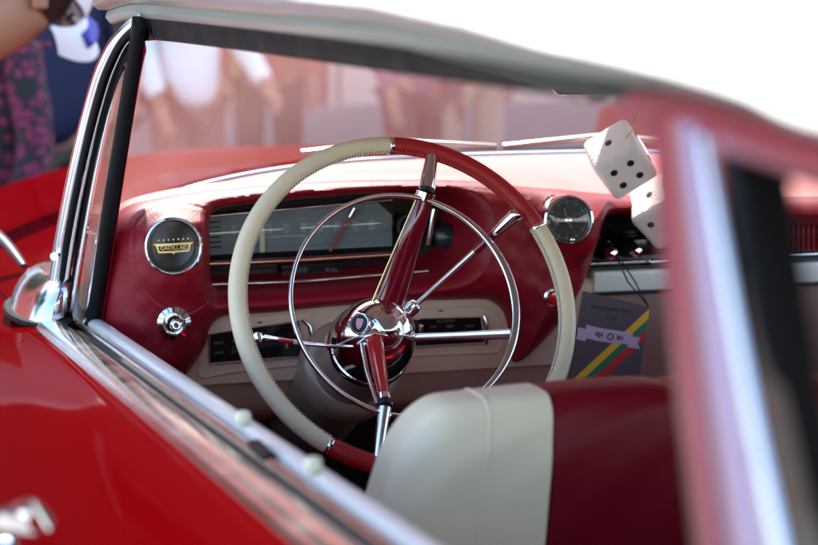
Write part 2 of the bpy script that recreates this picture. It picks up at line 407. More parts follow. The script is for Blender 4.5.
# wipers resting at the base of the glass
for (a, b_) in ((430, 155), (520, 163)), ((470, 164), (612, 156)):
    p = PY(a[0] if isinstance(a, tuple) else a, 160, .93)
for (x0, x1) in ((-.33, -.02), (.0, .30)):
    MB().tube([V((x0, yfar(x0)+.05, 1.135)), V(((x0+x1)/2, yfar(x0)+.02, 1.150)), V((x1, yfar(x1)+.03, 1.137))], .005, 8).build('wiper', mat('wiper metal', (.35, .34, .30), .35, 1), car)

# --- rear window frame pillar (near, far out of focus)
def quadstrip(name, pxs, m, l, thick=.02, par=car, smooth=40, fwd=0):
    """flat outline given in photo points on a plane x=lat(l), with thickness inward"""
    poly = [PX(a, b_, lat(l)) + V((0, fwd, 0)) for a, b_ in pxs]
    return MB().prism(poly, (thick, 0, 0)).build(name, m, par, smooth)
PL = .40
def pil(name, top, bot, w0, w1, m, dl=0, th=.016, rnd=True):
    """pillar strip from photo point top to bot (centres) with photo widths w0, w1"""
    pts = cr([top, ((top[0]+bot[0])/2-4, (top[1]+bot[1])/2), bot], 8); mb = MB(); rows = []
    for i, (a, b_) in enumerate(pts):
        w = (w0+(w1-w0)*i/(len(pts)-1))/2; L = PX(a-w, b_, lat(PL+dl)); R_ = PX(a+w, b_, lat(PL+dl)); c = (L+R_)/2; h = (R_-L)/2
        rows.append([c+h*math.copysign(abs(math.cos(t_))**(.6 if rnd else .3), math.cos(t_))+V((th*math.copysign(abs(math.sin(t_))**(.6 if rnd else .3), math.sin(t_)), 0, 0)) for t_ in [2*math.pi*j/14 for j in range(14)]])
    mb.grid(rows, closed_v=True); mb.f.append(tuple(range(14))); mb.f.append(tuple(range((len(rows)-1)*14, len(rows)*14)))
    return mb.build(name, m, car, 60)
pil('quarter_window_pillar', (690, 116), (750, 640), 42, 12, 'glarepaint')
M['pillarlilac'] = mat('steel with lilac reflection', (.50, .36, .46), .5, 1, var=.06)  # lilac base colour paints in what the chrome would mirror
pil('pillar_lining', (684, 130), (740, 640), 14, 20, 'liningtan', .03)
pil('pillar_cover', (713, 122), (783, 640), 14, 40, 'pillarlilac', -.004)
pil('pillar_bead', (720, 136), (812, 640), 5, 22, 'chrome', -.012, .01)
pil('pillar_seal', (745, 142), (830, 640), 28, 22, 'black', .0, .014, False)
# painted rail running back over the quarter window
rows = []
for a, b_, l, w in cr([(652, 104, .415, 30), (700, 116, .405, 50), (760, 132, .397, 54), (818, 150, .39, 52), (900, 176, .385, 58), (1000, 208, .38, 66)], 6):
    T = PX(a, b_-w/2, lat(l)); B = PX(a, b_+w/2, lat(l)); c = (T+B)/2; h = (T-B)/2
    rows.append([c+h*math.copysign(abs(math.cos(t_))**.6, math.cos(t_))+V((.016*math.copysign(abs(math.sin(t_))**.6, math.sin(t_)), 0, 0)) for t_ in [2*math.pi*j/14 for j in range(14)]])
mb = MB().grid(rows, closed_v=True); mb.build('quarter_window_rail', 'glarepaint', car, 60)
rows = []
for a, b_, l, w in cr([(722, 150, .405, 12), (760, 163, .40, 12), (818, 181, .395, 12), (900, 210, .39, 14)], 6):
    T = PX(a, b_-w/2, lat(l)); B = PX(a, b_+w/2, lat(l)); c = (T+B)/2; h = (T-B)/2
    rows.append([c+h, c+V((.014, 0, 0)), c-h, c-V((.01, 0, 0))])
MB().grid(rows, closed_v=True).build('rail_seal', 'black', car, 60)

# --- floor, firewall, far door, rear bench
MB().rbox((0, -.75, .28), (1.5, 3.0, .04), .01).build('cabin_floor', 'dark', car)
MB().rbox((0, .62, .62), (1.3, .03, .60), .01).build('firewall', 'dark', car)
MB().grid([[V((.70, -2.2+2.6*i/10, sillz(-1)-.02 if j == 0 else (.95-.16*j))) for j in range(5)] for i in range(11)]).build('inner_door_panel', 'leather2', car)
MB().rbox((.74, -.9, sillz(-1)-.01), (.08, 2.6, .02), .008).build('inner_sill', 'sillwhite', car)
MB().rbox((0, -1.72, .58), (1.38, .55, .18), .07).build('rear_seat_cushion', 'leather2', car)
MB().rbox((0, -2.05, .82), (1.38, .16, .50), .06).build('rear_seat_back', 'leather2', car)

# --- front bench, seen from behind
seat = empty('front_bench_seat', (-.1, -.5, .5), car)
sx0 = -.560
def seatpt(x, a):
    """cross-section loop of the backrest at x; a in [0,1) round the section"""
    ends = min(1, max(0, (x-sx0)/.05)); e = (1-(1-ends)**2)**.5
    right = min(1, max(0, (.62-x)/.05)); e *= (1-(1-right)**2)**.5
    hw = .072*(.42+.58*e)*(1+.022*math.sin(x*31+4)*math.sin(x*13+a*37)+.012*math.sin(x*70+a*90)); topz = 1.004 + .012*math.exp(-((x+.35)/.2)**2) - .060*(1-e) - .0*x
    bz = .50; th = 2*math.pi*a; ex = .42
    cy_ = math.copysign(abs(math.cos(th))**ex, math.cos(th)); cz = math.copysign(abs(math.sin(th))**ex, math.sin(th))
    z = (topz+bz)/2 + (topz-bz)/2*cz; lean = (z-.5)*-.14
    x -= .20*max(0, min(.3, 1.0-z))*max(0, min(1, (-.36-x)/.2))
    return V((x, -.48 + lean + hw*cy_*(1.15-.35*(z-.5)/.5), z))
def seatpart(name, x0, x1, m, n=24, puff=0):
    xs = [x0+(x1-x0)*(i/n)**(1.8 if x0 == sx0 else 1) for i in range(n+1)]
    P = [[seatpt(x, j/72) for j in range(72)] for x in xs]
    mb = MB().grid(P, closed_v=True); mb.f.append(tuple(range(72))); mb.f.append(tuple(range(n*72, (n+1)*72)))
    return mb.build(name, m, seat, 60)
sb = PY(556, 440, -.60).x
seatpart('cream_bolster', sx0, sb-.001, 'cream')
xs_ = [sb+.001, sb+.13, sb+.26, sb+.39, sb+.52, sb+.65, .62]
for i in range(len(xs_)-1):
    a, b_ = xs_[i], xs_[i+1]; n = 12
    P = []
    for k in range(n+1):
        x = a+(b_-a)*k/n; q = 1-abs(2*k/n-1)**6
        row = []
        for j in range(72):
            p = seatpt(x, j/72); c = V((x, -.52, .78)); row.append(p + (p-c).normalized()*(-.004*(1-q)))
        P.append(row)
    MB().grid(P, closed_v=True).build('seat_channel', 'leather2', seat, 70)
# piping near the outer end of the cream bolster
xp = sx0+.078
MB().tube([seatpt(xp, j/96) for j in range(96)], .0012, 8, closed=True).build('seat_piping', 'cream', seat)
MB().rbox((0, -.22, .50), (1.2, .50, .16), .06).build('seat_cushion', 'leather2', seat)

# ================================================================== DASHBOARD
YD = .33
dash = car
def poly_xz(px, n=4, closed=True): return np.array([(lambda p: (p.x, p.z))(PY(a, b_, YD)) for a, b_ in cr(px, n, closed)])
def sdf(X, Z, poly):
    d = np.full(X.shape, 1e9); ins = np.zeros(X.shape, bool); k = len(poly)
    for i in range(k):
        ax, az = poly[i]; bx, bz = poly[(i+1) % k]; ex, ez = bx-ax, bz-az; L = ex*ex+ez*ez+1e-14
        tt = np.clip(((X-ax)*ex+(Z-az)*ez)/L, 0, 1); d = np.minimum(d, (X-ax-tt*ex)**2+(Z-az-tt*ez)**2)
        c = (az > Z) != (bz > Z); c &= X < (bx-ax)*(Z-az)/((bz-az) if abs(bz-az) > 1e-12 else 1e-12)+ax; ins ^= c
    d = np.sqrt(d); return np.where(ins, d, -d)
def linedist(X, Z, pl):
    d = np.full(X.shape, 1e9)
    for (ax, az), (bx, bz) in zip(pl[:-1], pl[1:]):
        ex, ez = bx-ax, bz-az; L = ex*ex+ez*ez+1e-14; tt = np.clip(((X-ax)*ex+(Z-az)*ez)/L, 0, 1)
        d = np.minimum(d, (X-ax-tt*ex)**2+(Z-az-tt*ez)**2)
    return np.sqrt(d)
R_px = [(102, 262), (104, 238), (112, 220), (126, 208), (150, 200), (200, 192), (300, 183), (400, 180), (480, 182), (520, 187), (560, 190), (600, 194), (680, 198), (818, 197), (1060, 190), (1090, 205), (1060, 222),
        (818, 226), (690, 216), (612, 215), (599, 222), (594, 240), (588, 262), (577, 290), (560, 318), (537, 344), (514, 362), (511, 345), (508, 328), (503, 312), (494, 303), (482, 299), (450, 299.5), (402, 301),
        (320, 307), (273, 312), (229, 315), (216, 319), (208, 329), (205, 342), (197, 357), (181, 378), (160, 396), (135, 400), (112, 380), (104, 345), (101, 300)]
O_px = [(209, 222), (213, 211), (232, 206), (275, 201), (330, 196), (400, 191), (440, 191), (457, 198), (465, 214), (465, 238), (457, 259), (436, 271), (400, 278), (330, 285), (270, 289), (225, 290), (212, 285), (209, 264)]
RPoly = poly_xz(R_px, 5); OPoly = poly_xz(O_px, 5)
st = .00165
x0, x1 = RPoly[:, 0].min()-.02, RPoly[:, 0].max()+.02; z0, z1 = RPoly[:, 1].min()-.02, RPoly[:, 1].max()+.02
# finer columns on the driver's side, coarse ones beyond
xs = np.concatenate([np.arange(x0, .02, st), np.arange(.02, x1, .006)]); zs = np.arange(z0, z1, st)
X, Z = np.meshgrid(xs, zs, indexing='ij')
sR = sdf(X, Z, RPoly); sO = sdf(X, Z, OPoly)
def roundp(s, r, H):
    q = np.clip(s/r, 0, 1); out = H*np.sqrt(np.clip(1-(1-q)**2, 0, 1)); return np.where(s < 0, s*7, out)
hR = roundp(sR, .050, .050); hO = roundp(-sO, .024, .032)
H = np.where(-sO < .024, np.minimum(hR, hR*0+hO + np.maximum(0, hR-.032)*np.clip(-sO/.024, 0, 1)), hR)
H = np.where(sO > 0, np.maximum(-sO*7, -.10), H)
def bump_at(px, py, r, a, pw=2):
    p = PY(px, py, YD); d = np.hypot(X-p.x, Z-p.z)/r; return a*np.exp(-d**pw)
inside = np.clip(sR/.03, 0, 1)*np.clip(-sO/.02, 0, 1)
H = H + inside*(bump_at(172, 247, .062, .030, 3) + bump_at(567, 220, .050, .034, 4) + bump_at(160, 320, .06, .010))
# recess that seats the grille and clock
for (px, py, r) in ((166, 240, .0365), (555, 214, .0375)):
    pass
# seams
def seam(px, w=.0013, dpt=.0016, n=6):
    global H
    pl = [(lambda p: (p.x, p.z))(PY(a, b_, YD)) for a, b_ in cr(px, n)]
    d = linedist(X, Z, pl); H = H - dpt*np.exp(-(d/w)**2)*(sR > .004)*(sO < -.002) + .0006*np.exp(-((d-.0035)/.002)**2)*(sR > .01)*(sO < -.004)
seam([(199, 206), (188, 203), (168, 202), (146, 208), (130, 222), (125, 245), (128, 268), (143, 290), (162, 303), (176, 306), (195, 298), (206, 284)])
seam([(176, 306), (178, 330), (179, 380)])
seam([(125, 252), (112, 257), (100, 262)])
seam([(199, 206), (230, 198), (290, 188), (380, 185), (470, 187), (520, 195)], .001, .0010)
seam([(485, 280), (489, 300)], .001, .001)
# soft wrinkles
H = H + (.0006*np.sin(X*90+Z*60)*np.sin(Z*130-X*30) + .0004*np.sin(X*210+3)*np.sin(Z*170+1))*inside
def surf(px, py):
    """point where the sight line through a photo point meets the padded face"""
    y = YD
    for _ in range(30):
        p = PY(px, py, y); i = np.argmin(abs(xs-p.x)); j = np.argmin(abs(zs-p.z)); y = .5*y+.5*(YD-H[i, j])
    return PY(px, py, y)
HOLES = [(surf(173, 246), .0335), (surf(567, 220), .0275), (surf(173.5, 323), .0140), (surf(553, 297), .0110)]
keep = (sR > -.012) & (sO < .016)
tq0 = np.array([(lambda p: (p.x, p.z))(PY(a, b_, YD)) for a, b_ in cr(R_px[2:15], 8)])
keep &= Z < np.interp(X, tq0[:, 0], tq0[:, 1]) + .0025
for hp_, hr in HOLES: keep &= np.hypot(X-hp_.x, Z-hp_.z) > hr
idx = -np.ones(X.shape, int); idx[keep] = np.arange(keep.sum())
verts = np.stack([X[keep], (YD-H)[keep], Z[keep]], 1)
a_, b2, c_, d_ = idx[:-1, :-1], idx[1:, :-1], idx[1:, 1:], idx[:-1, 1:]
ok = (a_ >= 0) & (b2 >= 0) & (c_ >= 0) & (d_ >= 0)
faces = np.stack([a_[ok], b2[ok], c_[ok], d_[ok]], 1)
me = bpy.data.meshes.new('dash_pad'); me.from_pydata(verts.tolist(), [], faces.tolist())
SURF = True
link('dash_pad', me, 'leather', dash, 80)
# dash top running forward to the glass
tq = np.array([(lambda p: (p.x, p.z))(PY(a, b_-.5, YD)) for a, b_ in cr(R_px[2:15], 8)]); tx_ = np.linspace(tq[0, 0], tq[-1, 0], 500)
tops = [V((a, YD, float(np.interp(a, tq[:, 0], tq[:, 1])))) for a in tx_]
P = []
for p in tops:
    row = []
    yf = yfar(min(.74, max(-.735, p.x)))-.012
    for j in range(49):
        v_ = (j/48)**1.5; y = YD+.004+(yf-YD-.004)*v_
        z = p.z + .010*(1-math.exp(-v_*7)) + (1.126-.085*min(1, abs(p.x)/.755)**3-p.z-.010)*(3*v_*v_-2*v_**3)
        row.append(V((p.x, y, z)))
    row.insert(0, V((p.x, YD+.001, p.z-.003)))
    P.append(row)
MB().grid(P).build('dash_top', 'sunglare', dash, 70)
# instrument cluster in the opening
def onD(px, py, y): return PY(px, py, y)
def flat(name, pxs, y, m, par=dash, th=.004, n=0, smooth=None):
    q = cr(pxs, n, True) if n else pxs
    return MB().prism([onD(a, b_, y) for a, b_ in q], (0, th, 0)).build(name, m, par, smooth)
clu = flat('instrument_cluster', [(195, 190), (480, 176), (480, 285), (195, 300)], YD+.075, 'gloss')
flat('gauge_face', [(206, 216), (378, 203), (392, 215), (392, 246), (206, 255)], YD+.066, 'dial', clu)
for i in range(9):
    a = 234+i*17.2
    text('gauge_numeral', str(i*10) if i else '0', onD(a, 231-.75*i*1.0, YD+.0655), (1, 0, 0), (0, 0, 1), .0135, 'print', clu, .0, width=.0045 if i == 0 else .0085)
mb = MB()
for i in range(40):
    a = 226+i*4.1; h = 4 if i % 4 == 0 else 2.5
    mb.prism([onD(a, 250-.048*(a-226), YD+.0652), onD(a+.7, 250-.048*(a-226), YD+.0652), onD(a+.7, 250-h-.048*(a-226), YD+.0652), onD(a, 250-h-.048*(a-226), YD+.0652)], (0, .0006, 0))
mb.build('gauge_ticks', 'printdim', clu, None)
mb = MB()
for i in range(6): mb.prism([onD(209, 222+i*5, YD+.0652), onD(221, 221+i*5, YD+.0652), onD(221, 222.3+i*5, YD+.0652), onD(209, 223.3+i*5, YD+.0652)], (0, .0006, 0))
mb.build('gauge_bars', 'gloss', clu, None)
MB().tube([onD(330, 251, YD+.058), onD(345, 226, YD+.055), onD(351, 215, YD+.052)], [.0022, .003, .0034], 12).build('lever_reflection', mat('dull red reflection', (.35, .06, .05), .4), clu)  # lever's reflection in the gauge glass, modelled as a rod with a bright tip
MB().tube([onD(350, 217, YD+.052), onD(355, 208, YD+.05)], .0048, 12).build('lever_reflection_tip', 'chrome', clu)
MB().rbox(onD(262, 240, YD+.056), (.0075, .003, .034), .001).build('bar_reflection', 'ivory', clu)  # white reflection in the gauge glass, modelled as a solid bar
MB().tube([onD(206, 264, YD+.045), onD(300, 260, YD+.045), onD(392, 254.5, YD+.045)], .0042, 12).build('cluster_trim', mat('copper tinted chrome', (.75, .45, .36), .2, 1), clu)
MB().tube([onD(212, 284.5, YD+.004), onD(300, 281.5, YD+.004), onD(428, 271, YD+.004)], .0024, 12).build('cluster_trim', 'chrome', clu)
MB().tube([onD(206, 216.5, YD+.045), onD(300, 208, YD+.045), onD(392, 200, YD+.045)], .0016, 12).build('cluster_trim', 'chrome', clu)
flat('warning_panel', [(282, 266), (345, 262.5), (345, 275), (282, 278.5)], YD+.060, 'gloss', clu)
for a, w_ in ((300, .022), (332, .018)): text('warning_text', 'TEMP' if a == 300 else 'FUEL', onD(a, 270, YD+.0595), (1, 0, 0), (0, 0, 1), .005, 'printdim', clu, 0, width=w_)
# reflections on the glass at the cluster's right end, modelled as disc and post
MB().lathe([(0, .019), (.008, .018), (.013, .012), (.015, .001)], onD(447, 237, YD+.05), (-.25, -1, .1), 32).build('end_reflection', mat('blue grey reflection', (.008, .012, .022), .3, coat=.2), clu)
MB().tube([onD(428, 244, YD+.05), onD(431, 228, YD+.045), onD(434, 209, YD+.045)], [.004, .0045, .0035], 12).build('post_reflection', 'chrome', clu)
MB().lathe([(0, .017), (.006, .016), (.006, .0135), (0, .0135)], onD(408, 226, YD+.05), (0, -1, 0), 32).build('gauge_ring', 'gauge_dark', clu)
# glass over the gauges: bowed sheet
P = []
for i in range(13):
    u = i/12; a = 204+190*u; row = []
    for j in range(7):
        v_ = j/6; b_ = (216+42*v_)-12*u+ (0)
        row.append(onD(a, b_, YD+.052-.008*math.sin(math.pi*v_)))
    P.append(row)
MB().grid(P).build('gauge_glass', 'gglass', clu, 180)

# speaker grille with the crest
G0 = HOLES[0][0]+V((0, -.002, 0)); gn = V((-.02, -1, .06)).normalized(); gx = V((1, -.02, 0)).normalized(); gy = gn.cross(gx)*-1
if gy.z < 0: gy = -gy
gr = MB().lathe([(-.03, .0375), (.000, .0378), (.004, .0372), (.005, .0352), (.002, .0322), (-.004, .0312), (-.03, .0312)], G0, gn, 64).build('dash_speaker', 'chrome', dash)
MB().lathe([(-.012, .001), (-.004, .0012), (-.004, .0315), (-.012, .0315)], G0, gn, 64).build('speaker_cloth', 'gloss', gr)
mb = MB()
for k in range(9):
    r_ = .0118+k*.0018; mb.tube([G0+gn*-.0036+(gx*math.cos(a)+gy*math.sin(a))*r_ for a in [2*math.pi*i/64 for i in range(64)]], .00035, 6, closed=True)
mb.build('speaker_rings', mat('pewter wire', (.22, .20, .20), .35, 1), gr)
def gp(x, y, h=0): return G0+gx*x+gy*y+gn*h
mb = MB()
mb.prism([gp(-.0265, .0035), gp(.0265, .0045), gp(.0225, .0018), gp(-.0215, .0005)], gn*.0022)
mb.prism([gp(-.0225, .0010), gp(-.0203, .0010), gp(-.0180, -.0078), gp(-.0200, -.0078)], gn*.0020)
mb.prism([gp(.0200, .0018), gp(.0222, .0018), gp(.0200, -.0068), gp(.0180, -.0068)], gn*.0020)
mb.prism([gp(-.0200, -.0062), gp(.0200, -.0052), gp(.0200, -.0072), gp(.002, -.0082), gp(0, -.0105), gp(-.002, -.0084), gp(-.0200, -.0082)], gn*.0022)
mb.build('crest_frame', 'gold', gr, None)
mb = MB()
for k in range(7):
    c = gp(-.0188+k*.0063, .0080+k*.0002, .001); mb.lathe([(0, .0010), (.0010, .0013), (.0018, .0006)], c, gn, 12)
mb.build('crest_pearls', 'ivory', gr)
text('crest_lettering', 'CADILLAC', gp(0, -.0022, .0012), gx, gy, .0048, 'gold', gr, 0, width=.034)

# ignition / light switch escutcheon below it
K0 = HOLES[2][0]+V((0, -.003, 0)); kn = V((-.10, -1, .04)).normalized()
kb = MB().lathe([(-.02, .0225), (0, .0225), (.002, .0218), (.005, .0150), (.004, .0120), (.010, .0105), (.011, .0095), (-.01, .0090)], K0, kn, 56).build('ignition_escutcheon', 'chrome', dash)
mb = MB()
for i in range(16):
    a = 2*math.pi*i/16; u1 = kn.cross(V((0, 0, 1))).normalized(); u2 = kn.cross(u1)
    r1, r2 = .0150, .0218
    pts = [K0+kn*.0050+(u1*math.cos(a-.03)+u2*math.sin(a-.03))*r1, K0+kn*.0050+(u1*math.cos(a+.03)+u2*math.sin(a+.03))*r1, K0+kn*.0022+(u1*math.cos(a+.03)+u2*math.sin(a+.03))*r2, K0+kn*.0022+(u1*math.cos(a-.03)+u2*math.sin(a-.03))*r2]
    mb.prism(pts, kn*.0006)
mb.build('switch_marks', 'ink', kb, None)
MB().lathe([(.0, .0100), (.012, .0100), (.014, .0085), (.015, .001)], K0, kn, 40).build('switch_ring', 'black', kb)
MB().lathe([(.008, .0082), (.020, .0080), (.0245, .0066), (.0250, .0050), (.0235, .0035), (.0235, .0001)], K0+V((.001, 0, 0)), kn, 40).build('switch_knob', 'chrome', kb)
# second switch half hidden by the rim
K1 = HOLES[3][0]+V((0, -.003, 0)); k1 = V((-.2, -1, .05)).normalized()
sw = MB().lathe([(-.02, .0150), (0, .0150), (.003, .0138), (.004, .0112), (.001, .0105)], K1, k1, 40).build('cigar_lighter', 'dullchrome', dash)
MB().lathe([(0, .0100), (.010, .0098), (.014, .0080), (.0145, .001)], K1, k1, 40).build('lighter_knob', 'spokered', sw)

# clock
C0 = HOLES[1][0]+V((0, -.004, 0)); cn = V((-.18, -1, .08)).normalized()
ck = MB().lathe([(-.04, .0340), (.002, .0346), (.006, .0338), (.007, .0315), (.003, .0292), (-.006, .0285), (-.04, .0285)], C0, cn, 64).build('dash_clock', 'chrome', dash)
MB().lathe([(-.012, .001), (-.006, .0012), (-.006, .0290), (-.012, .0290)], C0, cn, 64).build('clock_face', 'gauge_dark', ck)
u1 = V((cn.y*-1, cn.x, 0)).normalized(); u2 = cn.cross(u1); u2 = u2 if u2.z > 0 else -u2
mb = MB()
for i in range(60):
    a = 2*math.pi*i/60; r1 = .0225 if i % 5 == 0 else .0245; w_ = .0005 if i % 5 == 0 else .00025; dr = u1*math.cos(a)+u2*math.sin(a); tn = u2*math.cos(a)-u1*math.sin(a); z = C0-cn*.0058
    mb.prism([z+dr*r1-tn*w_, z+dr*r1+tn*w_, z+dr*.0262+tn*w_, z+dr*.0262-tn*w_], cn*.0003)
mb.build('clock_ticks', 'print', ck, None)
for nmb in (12, 1, 2, 3, 4, 5, 6, 7, 8, 9, 10, 11):
    a = math.pi/2-2*math.pi*nmb/12; text('clock_numeral', str(nmb), C0+(u1*math.cos(a)+u2*math.sin(a))*.0190, u1, u2, .0036, 'printdim', ck, -.0055)
mb = MB(); z = C0-cn*.004
for a, L in ((rad(105), .017), (rad(-60), .013)):
    dr = u1*math.cos(a)+u2*math.sin(a); tn = u2*math.cos(a)-u1*math.sin(a); mb.prism([z-tn*.0008, z+tn*.0008, z+dr*L+tn*.0003, z+dr*L-tn*.0003], cn*.0004)
mb.build('clock_hands', 'print', ck, None)
MB().lathe([(-.006, .0068), (.000, .0062), (.003, .0045), (.0035, .0005)], C0, cn, 32).build('clock_hub', 'dullchrome', ck)
MB().lathe([(0, .0030), (.006, .0028), (.0065, .0005)], C0+u1*.005-u2*.0262, cn, 20).build('clock_knob', 'chrome', ck)
P = [[C0+cn*(.002+.004*(1-(r_/.029)**2))+(u1*math.cos(a)+u2*math.sin(a))*r_ for a in [2*math.pi*i/40 for i in range(40)]] for r_ in (.029, .022, .015, .008, .0005)]
MB().grid(P, closed_v=True).build('clock_glass', 'gglass', ck, 80)

# lower cream-tan panel with two control slots
def low(px_list, yofs=0): return [PY(a, b_, YD+yofs) for a, b_ in px_list]
zt = PY(350, 290, YD).z; zc = PY(350, 374, YD).z; zb_ = PY(350, 418, YD).z
xl = PY(170, 340, YD).x; xr = .72
pf = [(YD+.006, zt+.001), (YD+.002, zt-.004), (YD-.001, zt-.02), (YD+.000, zc+.004), (YD+.003, zc), (YD+.010, zc-.004), (YD+.035, zb_+.02), (YD+.060, zb_), (YD+.12, zb_-.02)]
P = [[V((xl+(PY(600, 340, YD).x-xl)*i/20, y, z)) for y, z in cr(pf, 4)] for i in range(21)]
lp = MB().grid(P).build('lower_dash_panel', 'tan', dash, 50)
# embossed border round the slots
def frame(px, y, w, th, name, m, par):
    """rounded picture frame from photo outline px, wall width w photo px"""
    q = cr(px, 5, True); c = (sum(p[0] for p in q)/len(q), sum(p[1] for p in q)/len(q)); mb = MB(); rows = []
    for a, b_ in q:
        d = math.hypot(a-c[0], b_-c[1]); s1 = w*(a-c[0])/d, w*(b_-c[1])/d
        O = PY(a, b_, y+.002); Oi = PY(a-s1[0]*.25, b_-s1[1]*.25, y-th); Ii = PY(a-s1[0]*.7, b_-s1[1]*.7, y-th*.8); I = PY(a-s1[0], b_-s1[1], y+.012)
        rows.append([O, Oi, Ii, I])
    return mb.grid(rows, closed_u=True).build(name, m, par, 60)
def slot(corners, rnd_right, texts):
    q = []
    for i in range(4):
        a, b_ = corners[i], corners[(i+1) % 4]; q += [a]
        for k in (.06, .5, .94): q.append((a[0]+(b_[0]-a[0])*k, a[1]+(b_[1]-a[1])*k))
    back = MB().prism([PY(a, b_, YD-.0026) for a, b_ in corners], (0, .003, 0)).build('control_plate', 'gloss', car, None)
    mb = MB()
    c4 = [PY(a, b_, YD-.0045) for a, b_ in corners]
    for i in range(4): mb.tube([c4[i], c4[(i+1) % 4]], .0014, 8)
    mb.build('plate_trim', 'dullchrome', back)
    return back
b1 = slot([(209, 334), (298, 321), (303, 356), (209, 364)], 1, [])
MB().tube([PY(302, 319, YD-.004), PY(309, 326, YD-.005), PY(312, 340, YD-.005), PY(308, 356, YD-.004)], .0030, 12).build('plate_cap', 'dullchrome', b1)
for px, py, tx, w_ in ((219, 343, 'HEAT', .014), (219, 353, 'DEFR', .013), (234, 341, 'ON', .006), (234, 352, 'OFF', .007)):
    text('plate_lettering', tx, PY(px, py, YD-.0029), (1, 0, .02), (0, 0, 1), .0038, 'printdim', b1, 0, width=w_)
MB().prism(low([(232, 346), (290, 340), (290, 345), (232, 350.5)], -.0034), (0, .001, 0)).build('slider_slot', 'ink', b1, None)
MB().rbox(PY(285, 343, YD-.010), (.006, .016, .014), .002).build('slider_knob', 'dullchrome', b1)
b2_ = slot([(412, 319), (481, 317), (485, 343), (412, 347)], 1, [])
MB().tube([PY(483, 316, YD-.004), PY(486, 324, YD-.006), PY(487, 336, YD-.006), PY(486, 344, YD-.004)], .0034, 12).build('plate_cap', 'chrome', b2_)
for px, py, tx, w_ in ((446, 321, 'BLOWER', .026), (433, 327, 'LOW', .010), (450, 326.5, 'MED', .011), (470, 326, 'HIGH', .012)):
    text('plate_lettering', tx, PY(px, py, YD-.0029), (1, 0, .02), (0, 0, 1), .0036, 'printdim', b2_, 0, width=w_)
MB().rbox(PY(420, 328, YD-.010), (.006, .014, .012), .002).build('slider_knob', 'dullchrome', b2_)
# raised surround of the slots
P1 = [(213, 322), (230, 318), (300, 312.5), (312, 316), (317, 330), (316, 350), (312, 362), (300, 364), (230, 372), (200, 376), (201, 350)]
for px_, nm in ((P1, 'panel_bead'), ([(402, 309), (470, 306), (484, 307), (495, 314), (500, 330), (501, 346), (494, 352), (470, 353), (402, 356)], 'panel_bead')):
    pts = [PY(a, b_, YD-.0005) for a, b_ in cr(px_, 5, nm == 'x')]; MB().tube(pts, [(.0022, .0022)]*len(pts), 8).build(nm, 'tan', lp)
for px, py in ((228, 378), (284, 374), (464, 361), (411, 363), (330, 372)):
    MB().lathe([(0, .0022), (.001, .0022), (.0018, .001), (.002, .0001)], PY(px, py, YD+.001), (0, -1, 0), 16).build('panel_screw', 'tan', lp)
for px, py in ((260, 322.5), (441, 311)):
    MB().rbox(PY(px, py, YD-.0012), (.007, .001, .002), .0004).build('panel_slot', 'ink', lp)

# passenger side: radio recess, ribbed trim, shelf, glove box
xa = PY(588, 240, YD).x
def band(name, y_top, y_bot, dy, m, px0=588, px1=1062, th=.05, r=.003, par=dash):
    a = PY(px0, y_top, YD+dy); b_ = PY(px0, y_bot, YD+dy); c = PY(px1, y_top, YD+dy)
    # lines run along the car's X axis, so heights hold across the width
    return MB().rbox(((a.x+c.x)/2, YD+dy+th/2, (a.z+b_.z)/2), (c.x-a.x, th, a.z-b_.z), r).build(name, m, par)
band('radio_recess', 212, 246, .055, 'gloss')
rp = band('radio_panel', 240, 264, .020, 'gloss', 590, 700)
band('radio_trim', 262, 266, .005, 'dullchrome')
band('radio_trim', 266.5, 272, .010, 'gloss', 588, 1062)
band('shelf_edge', 272, 293, -.004, M['sillwhite'], 594)
band('shelf_trim', 293, 296, -.007, 'gloss', 594)
band('glove_box_door', 297, 420, .010, mat('dusky rose panel', (.30, .15, .12), .4, var=.1), 560)
for a in (820,): pass
z_a = PY(588, 225, YD).z; z_b = PY(588, 262, YD).z
mb = MB(); xa2 = PY(745, 240, YD).x
for i in range(60): mb.rbox((xa2+i*.0085, YD+.01, (z_a+z_b)/2), (.0055, .02, z_a-z_b-.004), .002, seg=1)
mb.build('ribbed_trim', 'leather', dash)
for px, py in ((606, 252), (630.5, 249.5)):
    p = PY(px-4, py-2, YD-.0); d = V((.12, -1, -.10)).normalized()
    kb = MB().lathe([(-.02, .0145), (.004, .0140), (.012, .0120), (.018, .0085), (.020, .0080)], p, d, 32).build('radio_knob', 'black', dash)
    MB().lathe([(.018, .0072), (.030, .0070), (.034, .0062), (.036, .0001)], p, d, 28).build('knob_cap', 'chrome', kb)
MB().lathe([(0, .0035), (.006, .003), (.008, .0005)], PY(614, 251, YD-.012), (0, -1, 0), 16).build('radio_button', 'ivory', dash)
MB().tube([PY(650, 262, YD-.004), PY(676, 260, YD-.004)], [.0032, .002], 12).build('radio_lever', 'chrome', dash)
MB().rbox(PY(690, 235, YD+.0), (.09, .03, .03), .004).build('radio_dial', 'dullchrome', dash)

